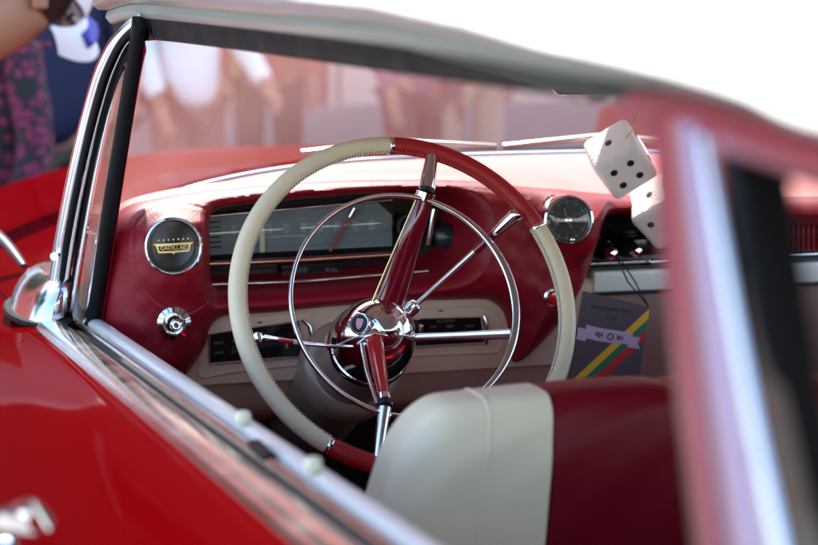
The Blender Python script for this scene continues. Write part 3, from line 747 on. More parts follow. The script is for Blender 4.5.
# ================================================================== STEERING
AL = rad(27); N = V((0, -math.cos(AL), math.sin(AL))); U = V((0, math.sin(AL), math.cos(AL))); RX = V((1, 0, 0))
sw = empty('steering_wheel', W, car)
def onW(px, py, h=0):
    """photo point on the plane parallel to the wheel's, h metres towards the driver"""
    r = dirn(px, py); o = W+N*h; tt = (o-CAM).dot(N)/r.dot(N); return CAM+r*tt
RM, RT = .2050, .0108
def ang(px, py):
    p = onW(px, py)-W; return math.atan2(p.dot(U), p.dot(RX))
def wp(a, r, h=0): return W+RX*(r*math.cos(a))+U*(r*math.sin(a))+N*h
a1, a2, a3 = ang(390, 140), ang(547, 222), ang(331, 442)
if a3 < 0: a3 += 2*math.pi
a4 = 3*math.pi - a3 - .35                        # right-hand end of the lower red section (behind the seat)
a4 = a3 + (a1-a2)
segs = [('rim_grip', a2, a1, 'rimred'), ('rim_grip', a1, a3, 'rimcream'), ('rim_grip', a3, a4, 'rimred'), ('rim_grip', a4, a2+2*math.pi, 'rimcream')]
for nm, s0, s1, m in segs:
    k = max(12, int(abs(s1-s0)*30)); pts = [wp(s0+.012+(s1-s0-.024)*i/k, RM) for i in range(k+1)]
    MB().tube(pts, [(RT*(.93 if i in (0, k) else 1.0), RT*(.93 if i in (0, k) else 1.0)) for i in range(k+1)], 28).build(nm, m, sw, 60)
    # stitches on the inner front edge
    mb = MB(); ns = int(abs(s1-s0)*RM/.0042)
    for i in range(ns):
        a = s0+.03+(s1-s0-.06)*i/max(1, ns-1); r_ = RM-RT*.86; h = RT*.56
        p = wp(a, r_, h); q = wp(a+.010, r_-.0020, h-.0030); mb.tube([p, (p+q)/2+N*.0008, q], .00085, 6)
    mb.build('stitching', 'stitchc' if m == 'rimcream' else 'stitchr', sw)
    MB().tube([wp(s0+.03+(s1-s0-.06)*i/k, RM-RT*.90, RT*.46) for i in range(k+1)], .0005, 5).build('seam', 'ink', sw)
for a in (a1, a2, a3, a4):
    MB().tube([wp(a-.013, RM), wp(a-.010, RM), wp(a+.010, RM), wp(a+.013, RM)], [RT*.96, RT*1.05, RT*1.05, RT*.96], 28).build('rim_ferrule', 'chrome', sw, 60)
# horn ring
pts = []; rr = []
for i in range(120):
    a = 2*math.pi*i/120; right = max(0, math.cos(a))**1.5
    pts.append(wp(a, .1402+.000*right, -.002)); rr.append((.0026+.0026*right, .0028) )
mb = MB()
rows = []
for i, p in enumerate(pts):
    a = 2*math.pi*i/120; er = RX*math.cos(a)+U*math.sin(a); w1, h1 = rr[i]
    rows.append([p+er*(w1*math.cos(t_))+N*(h1*math.sin(t_)) for t_ in [2*math.pi*j/16 for j in range(16)]])
mb.grid(rows, closed_u=True, closed_v=True).build('horn_ring', 'chrome', sw, 80)
rows = []
for i in range(0, 120, 2):
    a = 2*math.pi*i/120; er = RX*math.cos(a)+U*math.sin(a); rows.append([wp(a, .1402, -.0058)+er*(.0024*math.cos(t_))+N*(.0022*math.sin(t_)) for t_ in [2*math.pi*j/10 for j in range(10)]])
MB().grid(rows, closed_u=True, closed_v=True).build('ring_inlay', 'spoke', sw, 80)
# hub
HC = W - N*.098
hubp = onW(380, 333, -.098)
HC = hubp
hub = MB().lathe([(-.060, .052), (-.030, .0515), (-.012, .0500), (.004, .0455), (.018, .038), (.028, .0290), (.0335, .0200), (.0345, .0175), (.0375, .0150), (.0400, .010), (.0412, .005), (.0416, .0002)], HC, N, 72).build('hub_dome', 'chrome', sw, 50)
MB().lathe([(-.062, .0530), (-.058, .0545), (-.050, .0545), (-.046, .0530)], HC, N, 64).build('hub_band', 'chrome', sw)
def onH(px, py, h): return onW(px, py, -.098+h)
e0 = onH(360, 324, .0315); en = (N*.75 + RX*-.66).normalized()
em = MB().lathe([(-.004, .0135), (.001, .0135), (.0022, .0125), (.0022, .0115), (.001, .0112)], e0, en, 40).build('hub_emblem', 'chrome', sw)
MB().lathe([(.0, .0112), (.0013, .0110), (.0014, .0001)], e0, en, 40).build('emblem_field', 'gloss', sw)
ex = en.cross(V((0, 0, 1))).normalized()*-1; ey = ex.cross(en)*-1
if ey.z < 0: ey = -ey
sh = [(-.0045, .0065), (.0045, .0065), (.005, .002), (.0035, -.004), (0, -.0075), (-.0035, -.004), (-.005, .002)]
MB().prism([e0+ex*a+ey*b_+en*.0014 for a, b_ in sh], en*.0008).build('emblem_shield', mat('enamel pink', (.65, .30, .36), .3), sw, None)
# spokes: burgundy blades, chrome ends
def taper(name, pts, rr, m, par, n=24):
    q = cr([tuple(p)+tuple(r) for p, r in zip(pts, rr)], 6)
    return MB().tube([V(c[:3]) for c in q], [(c[3], c[4]) for c in q], n).build(name, m, par, 60)
rimt = wp(ang(433, 150), RM-.006); rimb = wp(ang(379, 455), RM-.004)
h0 = onH(387, 306, .006); h1 = onW(398, 278, -.070); h2 = onW(412, 236, -.030); h3 = onW(424.5, 199, -.008)
sp = taper('spoke', [h0, h1, h2, h3], [(.012, .0185), (.011, .0170), (.0085, .0140), (.0065, .0112)], 'spoke', sw)
MB().tube([onH(372, 304, .016), onW(385, 272, -.057), onW(416, 200, -.004)], [.0018, .0014, .0012], 8).build('spoke_trim', 'gold', sw)
MB().tube([h3-(h3-h2).normalized()*.002, h3+(h3-h2).normalized()*.008], [(.0100, .0125)]*2, 24).build('spoke_collar', 'chrome', sw)
c1 = h3+(h3-h2).normalized()*.008; MB().tube([c1, c1+(rimt-c1).normalized()*.005], [(.0085, .0105)]*2, 20).build('collar_groove', 'ink', sw)
c2 = c1+(rimt-c1).normalized()*.005
taper('spoke_end', [c2, c2+(rimt-c2)*.3, rimt], [(.0100, .0128), (.0098, .0125), (.0070, .0098)], 'chrome', sw)
g0 = onH(374, 338, .022); g1 = onW(378, 362, -.055); g2 = onW(382, 385, -.025); g3 = onW(384, 399, -.010)
sp2 = taper('spoke', [g0, g1, g2, g3], [(.011, .0165), (.0105, .0140), (.008, .0105), (.007, .0095)], 'spokered', sw)
MB().tube([onH(362, 345, .020), onW(367, 372, -.050), onW(377, 404, -.010)], [.0035, .0032, .0025], 10).build('spoke_trim', 'chrome', sw)
MB().tube([onH(362, 340, .020)+N*.012, onH(371, 337, .022)+N*.016, onH(385, 339, .02)+N*.014, onH(393, 345, .018)+N*.006], .0035, 10).build('spoke_root', 'chrome', sw)
dd = (g3-g2).normalized()
MB().tube([g3, g3+dd*.010], [(.0095, .0125)]*2, 24).build('spoke_collar', 'chrome', sw)
MB().tube([g3+dd*.010, g3+dd*.018], [(.0085, .0110)]*2, 20).build('collar_groove', 'ink', sw)
q2 = g3+dd*.018
taper('spoke_end', [q2, q2+(rimb-q2)*.4, rimb], [(.0088, .0115), (.008, .0105), (.0065, .0085)], 'chrome', sw)
# flat bar from hub to ring on the right
b0 = onH(410, 338, .010); b1_ = onW(511, 334, -.004)
dd = (b1_-b0).normalized(); vv = N.cross(dd).normalized()
taper('horn_bar', [b0, (b0+b1_)/2, b1_], [(.0052, .0022), (.0054, .0022), (.0062, .0024)] if abs((b1_-b0).normalized().cross(V((0, 0, 1))).normalized().dot(vv)) > .7 else [(.0022, .0052), (.0022, .0054), (.0024, .0062)], mat('satin white metal', (.86, .86, .84), .22, 1), sw)
MB().rbox(onH(409, 337, .012), (.016, .016, .016), .006).build('bar_root', 'chrome', sw)
# left bar of the ring
MB().tube([onH(352, 347, .014), onW(322, 345.5, -.040), onW(303, 344, -.012)], [.0022, .0018, .0018], 10).build('horn_bar', 'chrome', sw)

# turn signal lever (left), shift lever (right), column
tl = empty('turn_signal_lever', PY(300, 343, .1), car)
L0, L1 = PY(352, 349, .13), PY(259, 337.5, .02)
def LL(u): return L0+(L1-L0)*u
MB().tube([LL(0), LL(.62)], .0026, 14).build('lever_rod', 'chrome', tl)
MB().tube([LL(.60), LL(.68)], .0031, 14).build('lever_sleeve', mat('white plastic', (.75, .75, .75), .3), tl)
MB().tube([LL(.66), LL(.83)], [.0032, .0040], 14).build('lever_band', 'spokered', tl)
MB().tube([LL(.82), LL(.97), LL(1.0), LL(1.01)], [.0040, .0052, .0048, .003], 16).build('lever_tip', 'chrome', tl)
MB().lathe([(-.004, .0065), (.004, .0065), (.005, .004)], LL(1.0), (L1-L0).normalized()+V((0, -.5, 0)), 20).build('lever_cap', 'chrome', tl)
gl_ = empty('gear_lever', PY(460, 260, .1), car)
G_0, G_1 = PY(411, 309, .115), PY(519, 212, .03)
def GL(u): return G_0+(G_1-G_0)*u
MB().tube([GL(0), GL(.62)], [.0034, .0042], 16).build('lever_rod', mat('satin nickel', (.82, .80, .78), .22, 1), gl_)
MB().tube([GL(.60), GL(.80)], [.0048, .0054], 16).build('lever_sleeve', 'spoke', gl_)
MB().tube([GL(.78), GL(.96), GL(.99), GL(1.0)], [.0060, .0088, .0088, .0075], 24).build('lever_tip', 'chrome', gl_)
MB().lathe([(-.008, .0090), (.004, .0095), (.010, .0075), (.012, .003)], GL(0.0), (G_1-G_0), 24).build('lever_socket', 'dullchrome', gl_)
col = MB().lathe([(-.40, .056), (-.17, .055), (-.120, .0535), (-.110, .0525), (-.060, .0500)], HC, N, 56).build('steering_column', 'colcream', car)
MB().lathe([(-.17, .068), (-.150, .067), (-.140, .062), (-.135, .052)], HC, N, 56).build('column_collar', 'colcream', col)

# rear-view mirror above the dash, holding the dice cord
mp = V((.0, .24, HZ-.02)); mp = PD(640, 40, 2.70); mp.z = HZ-.03
mir = MB().rbox(mp, (.24, .03, .06), .012).build('rear_view_mirror', 'chrome', car)
MB().tube([mp+V((0, .02, .01)), V((mp.x, top_y(mp.x), HZ+.03))], .005, 10).build('mirror_stem', 'chrome', mir)

# ================================================================== HANGING THINGS
def die(name, v0, ea, eb, ec, size, y, faces, label):
    """v0: photo point of the nearest corner; ea, eb, ec: projected edges leaving it"""
    A = np.array([ea, eb, ec], float); s = math.sqrt((A**2).sum()/2)
    z = [math.sqrt(max(4, s*s-(a*a+b_*b_))) for a, b_ in A]
    Mx = np.array([[A[i, 0]/s, -A[i, 1]/s, z[i]/s] for i in range(3)]); Uu, _, Vt = np.linalg.svd(Mx); Q = Uu@Vt
    ax = [RIGHT*Q[i, 0]+UP*Q[i, 1]+LOOK*Q[i, 2] for i in range(3)]
    p0 = PY(v0[0], v0[1], y); c = p0+(ax[0]+ax[1]+ax[2])*(size/2)
    R3 = Matrix((ax[0], ax[1], ax[2])).transposed()
    o = MB().rbox(V((0, 0, 0)), (size, size, size), size*.12, R3, 5); o.v = [tuple(V(v)+c) for v in o.v]
    root = empty(name, c)
    ob = o.build('plush_cube', 'white', root, 80)
    pm = MB()
    for (i, j), spots in faces:
        k = 3-i-j; n_ = -ax[k]
        for (u, v_) in spots:
            q = c + n_*(size/2-.0006) + ax[i]*(u*size/2) + ax[j]*(v_*size/2)
            pm = MB().lathe([(0, .0052), (.0012, .0050), (.0016, .0035), (.0017, .0002)], q, n_, 20).build('pip', 'ink', root)
    tag(root, label, 'dice', 'plush dice on a cord'); return root, c, ax
s_ = .070
d1, dc1, ax1 = die('plush_die', (637, 144), (-1, -30), (-38, 27), (25.5, 25.5), s_, .225,
    [((1, 2), [(-.36, -.36), (-.38, .38), (.38, -.38), (.38, .38)]), ((0, 1), [(0, 0)]), ((0, 2), [(.42, -.35), (-.35, .42)])],
    'upper white plush die with four black pips facing the seat')
d2, dc2, ax2 = die('plush_die', (672, 199), (3, -30), (-33, 22), (26, 27), s_, .235,
    [((1, 2), [(-.4, .4), (.4, -.4)]), ((0, 1), [(0, 0)]), ((0, 2), [(0, 0)])],
    'lower white plush die half hidden behind the near window pillar')
for d_o, dc in ((d1, dc1), (d2, dc2)):
    tp = V((mp.x + (dc.x-mp.x)*.3, mp.y, mp.z-.02)); MB().tube([dc+V((0, 0, .02)), (dc+tp)/2+V((0.002, 0, -.002)), tp], .0011, 6).build('cord', 'stitchc', d_o)

YT = .215
tg = empty('hanging_card', PY(610, 340, YT))
tag(tg, 'mauve card pennant with yellow green red stripes hanging from the radio knob', 'card')
tx = (PY(650, 307, YT)-PY(583, 291, YT)).normalized(); ty = (PY(583, 291, YT)-PY(570, 385, YT)).normalized()
def TP(px, py, h=0): return PY(px, py, YT)+V((0, -h, 0))
MB().prism([TP(583, 291), TP(650, 307), TP(645, 330), TP(638, 392), TP(566, 392)], (0, .0012, 0)).build('card_sheet', 'card', tg, None)
def st_(pxs, h, m, nm): MB().prism([TP(a, b_, h) for a, b_ in pxs], (0, -.0003, 0)).build(nm, m, tg, None)
def edge(y): return 650-(y-307)*.146
# diagonal stripes lower left to upper right
def stripe(o0, o1, m, nm):
    A = (570, 382); B = (650, 308); dx, dy = B[0]-A[0], B[1]-A[1]; L = math.hypot(dx, dy); nx, ny = -dy/L, dx/L
    def pt(t_, o): return (A[0]+dx*t_+nx*o, A[1]+dy*t_+ny*o)
    a, b_ = pt(1, o0), pt(1, o1); kx = lambda p: (min(p[0], edge(p[1])-.3), p[1])
    def hit(o):                                  # where the stripe's line meets the card's right edge
        lo, hi = -.2, 1.2
        for _ in range(40):
            mid = (lo+hi)/2; p = pt(mid, o)
            if p[0] < edge(p[1])-.3: lo = mid
            else: hi = mid
        return pt(lo, o)
    def low_(o): t0 = (388-A[1]-ny*o)/dy; return pt(t0, o)
    st_([low_(o0), hit(o0), hit(o1), low_(o1)], .0002, m, nm)
stripe(0, 6.6, 'yellow', 'stripe'); stripe(6.6, 13.2, 'green', 'stripe'); stripe(13.2, 20, 'redp', 'stripe')
bn = [(578, 327), (586, 329), (586, 324.5), (600, 328), (620, 331), (632, 333), (632.5, 336.5), (640, 337.5), (637, 343), (640, 349), (627, 347), (627, 344), (612, 343), (598, 341), (586, 338), (585, 341), (576, 339)]
st_(bn, .0008, 'lilac', 'banner')
for body, px, py, w_, h_, m in (('RIJA', 599, 334.5, .0115, .0065, 'ink'), ('BIH', 619.5, 338, .0090, .0065, 'ink'), ('CONCOURS INTERNAT', 612, 309.5, .062, .0042, 'ink'), ('CLUB', 611, 318.5, .016, .0044, 'ink')):
    text('card_lettering', body, TP(px, py, .0013 if py > 330 else .0003), (1, 0, -.17), (.1, 0, 1), h_, m, tg, .0002, width=w_, bold=.012)
MB().tube([TP(610, 336.5, .0014)+V((.0042*math.cos(a), 0, .0042*math.sin(a))) for a in [2*math.pi*i/24 for i in range(24)]], .0007, 6, closed=True).build('card_crest', 'ink', tg)
kn_ = PY(612, 247, YD-.025)
MB().tube([kn_+V((0, .0, .006)), kn_, PY(628, 282, .26), TP(648, 306, .001), PY(634, 280, .27), PY(622, 262, YD-.02), PY(613, 251, YD-.022)], .0011, 6).build('cord', 'ink', tg)

# ================================================================== PEOPLE
M['skin'] = mat('skin', (.42, .20, .12), .5, var=.08, vscale=20); M['skin2'] = mat('tanned skin', (.34, .15, .08), .45, var=.08, vscale=20)
M['hair'] = mat('dark hair', (.015, .010, .008), .5, bump=.5, bscale=120)
M['navy'] = mat('navy cotton', (.003, .008, .045), .8, var=.15); M['brown'] = mat('dark trousers', (.045, .03, .022), .85, var=.15)
M['shirt'] = mat('white cotton', (.82, .80, .78), .8, var=.04); M['mauve'] = mat('mauve cotton', (.26, .09, .13), .8, var=.15)
M['rust'] = mat('rust cotton', (.42, .12, .06), .8, var=.1); M['beige'] = mat('beige cotton', (.55, .40, .27), .8, var=.1)
M['denim'] = mat('rust brown cloth', (.14, .05, .045), .85, var=.15); M['shoe'] = mat('shoe leather', (.03, .02, .015), .4)
# floral print
m, t, b = nodes('pink floral cotton'); tc = t.nodes.new('ShaderNodeTexCoord'); vo = t.nodes.new('ShaderNodeTexVoronoi'); vo.inputs['Scale'].default_value = 42
rp_ = t.nodes.new('ShaderNodeValToRGB'); e = rp_.color_ramp.elements; e[0].color = (.20, .03, .09, 1); e[0].position = .18; e[1].color = (.012, .008, .012, 1); e[1].position = .55
e2 = e.new(.38); e2.color = (.20, .01, .06, 1)
t.links.new(tc.outputs['Object'], vo.inputs[0]); t.links.new(vo.outputs[0], rp_.inputs[0]); t.links.new(rp_.outputs[0], b.inputs['Base Color']); b.inputs['Roughness'].default_value = .8; M['floral'] = m

def skinmesh(name, verts, edges, radii, m, parent, root=0, sub=2):
    me = bpy.data.meshes.new(name); me.from_pydata([tuple(v) for v in verts], edges, [])
    o = bpy.data.objects.new(name, me); S.collection.objects.link(o)
    md = o.modifiers.new('skin', 'SKIN'); md.use_smooth_shade = True
    for i, r in enumerate(radii):
        sv = me.skin_vertices[0].data[i]; sv.radius = r if hasattr(r, '__len__') else (r, r); sv.use_root = (i == root)
    if sub: s = o.modifiers.new('sub', 'SUBSURF'); s.levels = sub; s.render_levels = sub
    dg = bpy.context.evaluated_depsgraph_get(); me2 = bpy.data.meshes.new_from_object(o.evaluated_get(dg)); bpy.data.objects.remove(o)
    me2.name = name; me2.materials.clear(); me2.materials.append(M[m]); me2.shade_smooth()
    o2 = bpy.data.objects.new(name, me2); S.collection.objects.link(o2); o2.parent = parent
    return o2
def person(x, y, face, h, top, bottom, label, lean=0.0, arm=(0, 0), skin='skin', sleeve=.5, group=None, skirt=False):
    """standing figure, height h, facing angle face (0 = +Y), lean forward in radians; arm: swing of each arm"""
    k = h/1.75; root = empty('person', (x, y, 0)); root.rotation_euler.z = face
    sc = lambda *p: V(p)*k
    hip = sc(0, 0, .93)
    def up(p):                                   # lean the upper body about the hips
        q = V(p)*k-hip; c, s = math.cos(lean), math.sin(lean); return hip+V((q.x, q.y*c+q.z*s, -q.y*s+q.z*c))
    vs = [hip, up((0, .0, 1.08)), up((0, -.01, 1.28)), up((0, -.01, 1.42)), up((0, .01, 1.50)), up((0, .03, 1.60)), up((0, .035, 1.70))]
    rr = [(.15, .11), (.135, .10), (.165, .11), (.10, .08), (.055, .06), (.075, .092), (.062, .075)]
    ed = [(i, i+1) for i in range(6)]; shirt_n = 4
    sv = [hip+V((0, 0, -.12))]+vs[1:4]; sr = [(a+.024, b_+.03) for a, b_ in rr[:4]]; se = [(0, 1), (1, 2), (2, 3)]
    tv = [hip+V((0, 0, .05))]; tr = [(.185, .15)]; te = []
    for s in (-1, 1):
        a0 = len(vs); sh_ = up((.17*s, -.01, 1.40)); sw_ = arm[0 if s < 0 else 1]
        if lean > .3: el = sh_+V((.05*s, .02+.25*sw_, -.27))*k; wr = el+V((-.02*s, .12+.2*sw_, -.22))*k
        else: el = up((.23*s, -.02+.18*sw_, 1.12)); wr = up((.22*s, .06+.34*sw_, .88+.12*abs(sw_)))
        hn = wr+(wr-el).normalized()*.07*k
        vs += [sh_, el, wr, hn]; rr += [.055, .042, .028, (.036, .018)]
        ed += [(3, a0), (a0, a0+1), (a0+1, a0+2), (a0+2, a0+3)]
        dr = (wr-el).normalized(); ac = V((0, 1, 0)); ac = (ac-dr*ac.dot(dr)).normalized()
        for f_, (off, ln) in enumerate(((-.028, .07), (-.010, .082), (.009, .076), (.026, .06))):
            b0 = len(vs); base = hn+ac*off*k; vs += [base+dr*.03*k, base+dr*(.03+ln*.5)*k, base+(dr*(.03+ln*.85)+V((-.02*s, 0, 0)))*k]; rr += [.0095, .009, .0075]; ed += [(a0+3, b0), (b0, b0+1), (b0+1, b0+2)]
        b0 = len(vs); vs += [wr+(dr*.03+ac*.035)*k, wr+(dr*.06+ac*.055)*k]; rr += [.012, .010]; ed += [(a0+2, b0), (b0, b0+1)]
        b0 = len(sv); mid = sh_+(el-sh_)*(sleeve if sleeve <= 1 else 1); sv += [sh_, mid]; sr += [.070, .062]; se += [(3, b0), (b0, b0+1)]
        if sleeve > 1: sv += [wr]; sr += [.042]; se += [(b0+1, b0+2)]
        a0 = len(vs); hj = hip+V((.09*s, 0, -.06))*k; kn2 = V((.10*s, .02, .50))*k; an = V((.11*s, -.02, .09))*k; to = V((.13*s, .13, .04))*k
        vs += [hj, kn2, an, to]; rr += [.085, .058, .040, (.045, .03)]; ed += [(0, a0), (a0, a0+1), (a0+1, a0+2), (a0+2, a0+3)]
        b0 = len(tv); tv += [hj, kn2, V((.11*s, -.015, .12))*k]; tr += [.100, .074 if not skirt else .11, .062 if not skirt else .13]; te += [(0, b0), (b0, b0+1), (b0+1, b0+2)]
        MB().rbox(V((.12*s, .05, .045))*k, V((.10, .28, .09))*k, .035).build('shoe', 'shoe', None).parent = root
    rr = [(r[0]*k, r[1]*k) if hasattr(r, '__len__') else r*k for r in rr]; sr = [(r[0]*k, r[1]*k) if hasattr(r, '__len__') else r*k for r in sr]; tr = [(r[0]*k, r[1]*k) if hasattr(r, '__len__') else r*k for r in tr]
    body = skinmesh('body', vs, ed, rr, skin, root)
    skinmesh('shirt', sv, se, sr, top, root); skinmesh('trousers' if not skirt else 'skirt', tv, te, tr, bottom, root)
    hd = up((0, .035, 1.655)); fw = (up((0, 1, 0))-up((0, 0, 0))).normalized(); uu = (up((0, 0, 1))-up((0, 0, 0))).normalized()
    # face: nose, eyes, mouth, ears joined in one feature mesh each
    MB().tube([hd+fw*.088*k+uu*.02*k, hd+fw*.118*k-uu*.022*k], [.008, .013], 8).build('nose', skin, None).parent = root
    for s in (-1, 1):
        MB().lathe([(0, .011), (.004, .009), (.006, .001)], hd+V((.032*s, 0, 0))*k+fw*.085*k+uu*.015*k, fw, 12).build('eye', 'ink', None).parent = root
        MB().rbox(hd+V((.078*s, 0, 0))*k-uu*.005*k, (.014, .03, .05), .006).build('ear', skin, None).parent = root
    MB().tube([hd+V((-.022, 0, 0))*k+fw*.092*k-uu*.05*k, hd+V((.022, 0, 0))*k+fw*.092*k-uu*.05*k], .005, 8).build('mouth', 'mauve', None).parent = root
    P = []
    for i in range(13):
        ph = -.45+(math.pi/2+.45)*i/12
        P.append([hd+uu*(.02+.096*math.sin(ph))*k+V((.086*math.cos(ph)*math.cos(a), 0, 0))*k+fw*((.104*math.cos(ph)*math.sin(a)-.022)*k) for a in [2*math.pi*j/20 for j in range(20)]])
    MB().grid(P, closed_v=True).build('hair', 'hair', None, 80).parent = root
    tag(root, label, 'person', group); return root, hd, fw, uu, k

# the one in the cap, leaning towards the car beyond the left fender
capx = PD(27, -56, 3.95)
P_ = person(0, 0, rad(-78), 1.66, 'shirt', 'brown', 'person in a white cap leaning over beside the front fender', lean=.74, arm=(-.9, -.9), skin='skin2', sleeve=.6)
root, hd, fw, uu, k = P_
Rz = Matrix.Rotation(root.rotation_euler.z, 3, 'Z'); hw = Rz @ hd
root.location = V((capx.x-hw.x, capx.y-hw.y, capx.z-hw.z)); root.location.z = 0
hwz = hw.z
capm = MB(); P = []
for i in range(11):
    ph = math.pi/2*i/10
    P.append([hd+uu*(.035+.088*math.sin(ph))+V((.094*math.cos(ph)*math.cos(a), 0, 0))+fw*(.112*math.cos(ph)*math.sin(a)) for a in [2*math.pi*j/28 for j in range(28)]])
capm.grid(P, closed_v=True); cap = capm.build('cap', 'shirt', None, 80); cap.parent = root
TILT = Matrix.Rotation(rad(38), 3, fw)
rows = []
for i in range(15):
    a = -1.05+2.1*i/14; row = []
    for j in range(6):
        r_ = j/5; row.append(hd+uu*(.034-.030*r_**1.5-.022*math.sin(a)**2)+V(((.092+.0*r_)*math.sin(a), 0, 0))+fw*(.104*math.cos(a)+.075*r_*math.cos(a)**.5))
    rows.append([hd+TILT @ (q-hd) for q in row])
mb = MB().grid(rows); n0 = len(mb.v); mb.grid([[p+uu*.004 for p in r_] for r_ in rows]); br = mb.build('cap_brim', 'shirt', None, 60); br.parent = root
mb = MB()
for i in range(5):
    a = -.35+.17*i; r_ = .45; c = hd+uu*.0255+V((.092*math.sin(a), 0, 0))+fw*(.104*math.cos(a)+.075*r_)
    mb.rbox(hd+TILT @ (c-hd), (.012, .030, .018), .0015, TILT @ Matrix(((1, fw.x, uu.x), (0, fw.y, uu.y), (0, fw.z, uu.z))))
pr = mb.build('brim_print', mat('blue embroidery', (.04, .05, .30), .7), None); pr.parent = br

def stand(px, d, *a, **kw):
    p = PD(px, 60, d); return person(p.x, p.y, *a, **kw)
stand(62, 6.6, rad(150), 1.78, 'navy', 'brown', 'person in navy blue top standing behind the capped person', arm=(.1, .3), sleeve=.9)
stand(-16, 5.6, rad(120), 1.50, 'floral', 'floral', 'short person in pink and black floral dress beside the fender', arm=(0, .1), sleeve=1.1, skirt=True)
bgp = 'bystanders beyond the windscreen'
stand(186, 9.0, rad(200), 1.72, 'shirt', 'denim', 'person in a loose white shirt beyond the windscreen', arm=(.7, .2), sleeve=1.1, group=bgp)
stand(268, 10.5, rad(170), 1.75, 'rust', 'brown', 'person in rust orange top beyond the windscreen', arm=(0, .2), sleeve=1.1, group=bgp)
stand(412, 10.0, rad(210), 1.70, 'mauve', 'denim', 'person in mauve top left of the one in beige', arm=(.1, 0), sleeve=1.1, group=bgp)
stand(470, 11.0, rad(160), 1.8, 'beige', 'beige', 'person in beige clothes near the middle of the windscreen', arm=(.1, .1), sleeve=1.1, group=bgp)

# building behind the street: mauve plaster with doors and a pale shutter
bl = empty('street_building', (3, 12, 0)); tag(bl, 'reddish plastered street building behind the bystanders', 'building')
M['plaster'] = mat('mauve plaster', (.85, .14, .11), .85, var=.35, vscale=1.2); M['shutter'] = mat('pale shutter', (.62, .48, .38), .6, var=.15)
M['wood'] = mat('dark red wood', (.30, .08, .07), .6, var=.2); M['ochre'] = mat('ochre paint', (.60, .42, .10), .6)
MB().rbox((2, 12.4, 4.5), (34, .6, 9), .05).build('wall', 'plaster', bl)
MB().rbox((2, 12.05, .25), (34, .1, .5), .02).build('plinth', mat('grey stone', (.25, .22, .2), .8, var=.2), bl)
for (px, w_, m_) in ((372, .5, 'shutter'), (235, .35, 'ochre'), (300, .5, 'wood'), (560, .7, 'shutter'), (640, .9, 'wood'), (455, .5, 'ochre')):
    p = PD(px, 100, 12); p = PY(px, 100, 12.08)
    d_ = MB().rbox((p.x, 12.08, 1.15), (w_, .06, 2.3), .01).build('door', m_, bl)
    MB().prism([(p.x-w_/2-.08, 12.07, 0), (p.x-w_/2, 12.07, 0), (p.x-w_/2, 12.07, 2.3), (p.x+w_/2, 12.07, 2.3), (p.x+w_/2, 12.07, 0), (p.x+w_/2+.08, 12.07, 0), (p.x+w_/2+.08, 12.07, 2.42), (p.x-w_/2-.08, 12.07, 2.42)], (0, -.06, 0)).build('door_frame', 'shutter', d_, None)
for i in range(9):
    for z in (4.0, 6.8):
        w_ = MB().rbox((-12.5+i*3.5, 12.08, z), (1.2, .06, 1.7), .01).build('window', 'wood', bl)
        MB().rbox((-12.5+i*3.5, 12.03, z), (.95, .05, 1.45), .01).build('pane', 'gloss', w_)
        MB().rbox((-12.5+i*3.5, 12.0, z-.9), (1.4, .2, .08), .01).build('sill', 'shutter', w_)
MB().rbox((2, 12.2, 9.1), (34.4, 1.0, .25), .03).build('cornice', 'shutter', bl)

# maroon car parked across the street
pc = empty('parked_car', (0, 0, 0)); cp = PD(1060, 100, 9.5)
M['maroon'] = mat('maroon car paint', (.35, .02, .02), .5, coat=.05, var=.05)
prof_c = [(-2.3, .45), (-2.35, .75), (-2.2, .92), (-1.2, .98), (-.75, 1.05), (-.45, 1.42), (.5, 1.44), (1.0, 1.05), (2.1, .95), (2.3, .80), (2.32, .45)]
P = []
q = cr(prof_c, 5)
for j in range(13):
    u = j/12*2-1; y = u*.88; tuck = 1-abs(u)**6
    P.append([V((cp.x+.4+a, cp.y+y*(1 if b_ < 1.0 else .84), .45+(b_-.45)*(tuck**.35 if b_ > .5 else 1))) for a, b_ in q])
mb = MB().grid(P); 
for j in (0, 12): pass
MB().rbox((cp.x+.4, cp.y, .62), (4.5, 1.76, .5), .12).build('body', 'maroon', pc)
mb.build('cabin', 'maroon', pc)
for s in (-1,):
    for (x0, x1) in ((-.42, .0), (.06, .55)):
        MB().prism([(cp.x+.4+x0-.12, cp.y-.76, 1.08), (cp.x+.4+x1+.1, cp.y-.76, 1.08), (cp.x+.4+x1, cp.y-.73, 1.36), (cp.x+.4+x0, cp.y-.73, 1.36)], (0, -.02, 0)).build('side_window', 'gloss', pc, None)
for x in (-1.45, 1.4):
    for s in (-1, 1):
        w_ = MB().lathe([(-.1, .02), (-.1, .30), (-.07, .34), (.07, .34), (.1, .30), (.1, .02)], (cp.x+.4+x, cp.y+s*.80, .34), (0, 1, 0), 32).build('wheel', 'black', pc)
        MB().lathe([(0, .19), (.02, .17), (.04, .06), (.05, .001)], (cp.x+.4+x, cp.y+s*.90, .34), (0, s, 0), 32).build('hubcap', 'chrome', w_)
for s in (-1, 1): MB().rbox((cp.x+.4+s*2.33, cp.y, .55), (.12, 1.7, .14), .05).build('bumper', 'chrome', pc)
MB().rbox((cp.x+.4, cp.y-.90, .86), (4.0, .02, .03), .008).build('side_trim', 'chrome', pc)
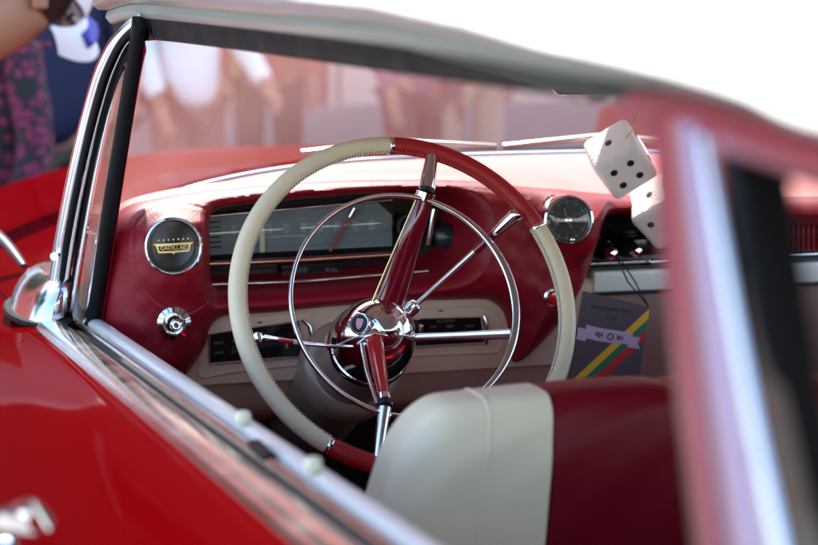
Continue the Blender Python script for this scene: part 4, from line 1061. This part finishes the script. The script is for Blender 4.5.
MB().lathe([(0, .05), (.03, .05), (.04, .02)], (cp.x-.2, cp.y-.86, 1.04), (-1, 0, 0), 16).build('door_mirror', 'chrome', pc)
tag(pc, 'maroon car parked across the street beyond the windscreen', 'car')

# two leafy street trees left of the frame; the paint and the chrome mirror them
def tree(x, y, h, r, seed, label):
    rg = random.Random(seed); root = empty('street_tree', (x, y, 0)); tag(root, label, 'tree', 'street trees')
    pts = [V((x, y, 0)), V((x+.05, y, h*.25)), V((x-.05, y+.05, h*.5)), V((x, y, h*.75))]
    mb = MB().tube(pts, [.20, .16, .12, .05], 14)
    for i in range(9):
        a = rg.random()*6.28; z0 = h*(.32+.04*i); L = r*(.5+.4*rg.random())
        mb.tube([V((x, y, z0)), V((x+L*.5*math.cos(a), y+L*.5*math.sin(a), z0+L*.3)), V((x+L*math.cos(a), y+L*math.sin(a), z0+L*.45))], [.07, .045, .015], 8)
    mb.build('trunk', 'bark', root)
    cl = [(V((rg.gauss(0, 1), rg.gauss(0, 1), rg.gauss(0, 1))).normalized()*(rg.random()**.4)) for _ in range(60)]
    vs = []; fs = []
    for c in cl:
        cc = V((x+c.x*r, y+c.y*r, h*.68+c.z*h*.30))
        for _ in range(130):
            p = cc+V((rg.gauss(0, .32), rg.gauss(0, .32), rg.gauss(0, .24))); a = V((rg.gauss(0, 1), rg.gauss(0, 1), rg.gauss(0, .5))).normalized()*.11; b = a.cross(V((rg.gauss(0, 1), rg.gauss(0, 1), rg.gauss(0, 1)))).normalized()*.05
            n = len(vs); vs += [p-a, p-b, p+a, p+b]; fs.append((n, n+1, n+2, n+3))
    MB().add(vs, fs).build('crown', 'leaves', root, None)
M['bark'] = mat('bark', (.10, .07, .05), .9, var=.3); M['leaves'] = mat('green leaves', (.05, .10, .025), .6, var=.4, vscale=2)
tree(-3.4, 9.5, 6.5, 1.9, 3, 'leafy green street tree standing nearest the front fender')
tree(-6.4, 4.0, 7.0, 2.3, 5, 'leafy street tree standing on the driver side beyond the door')
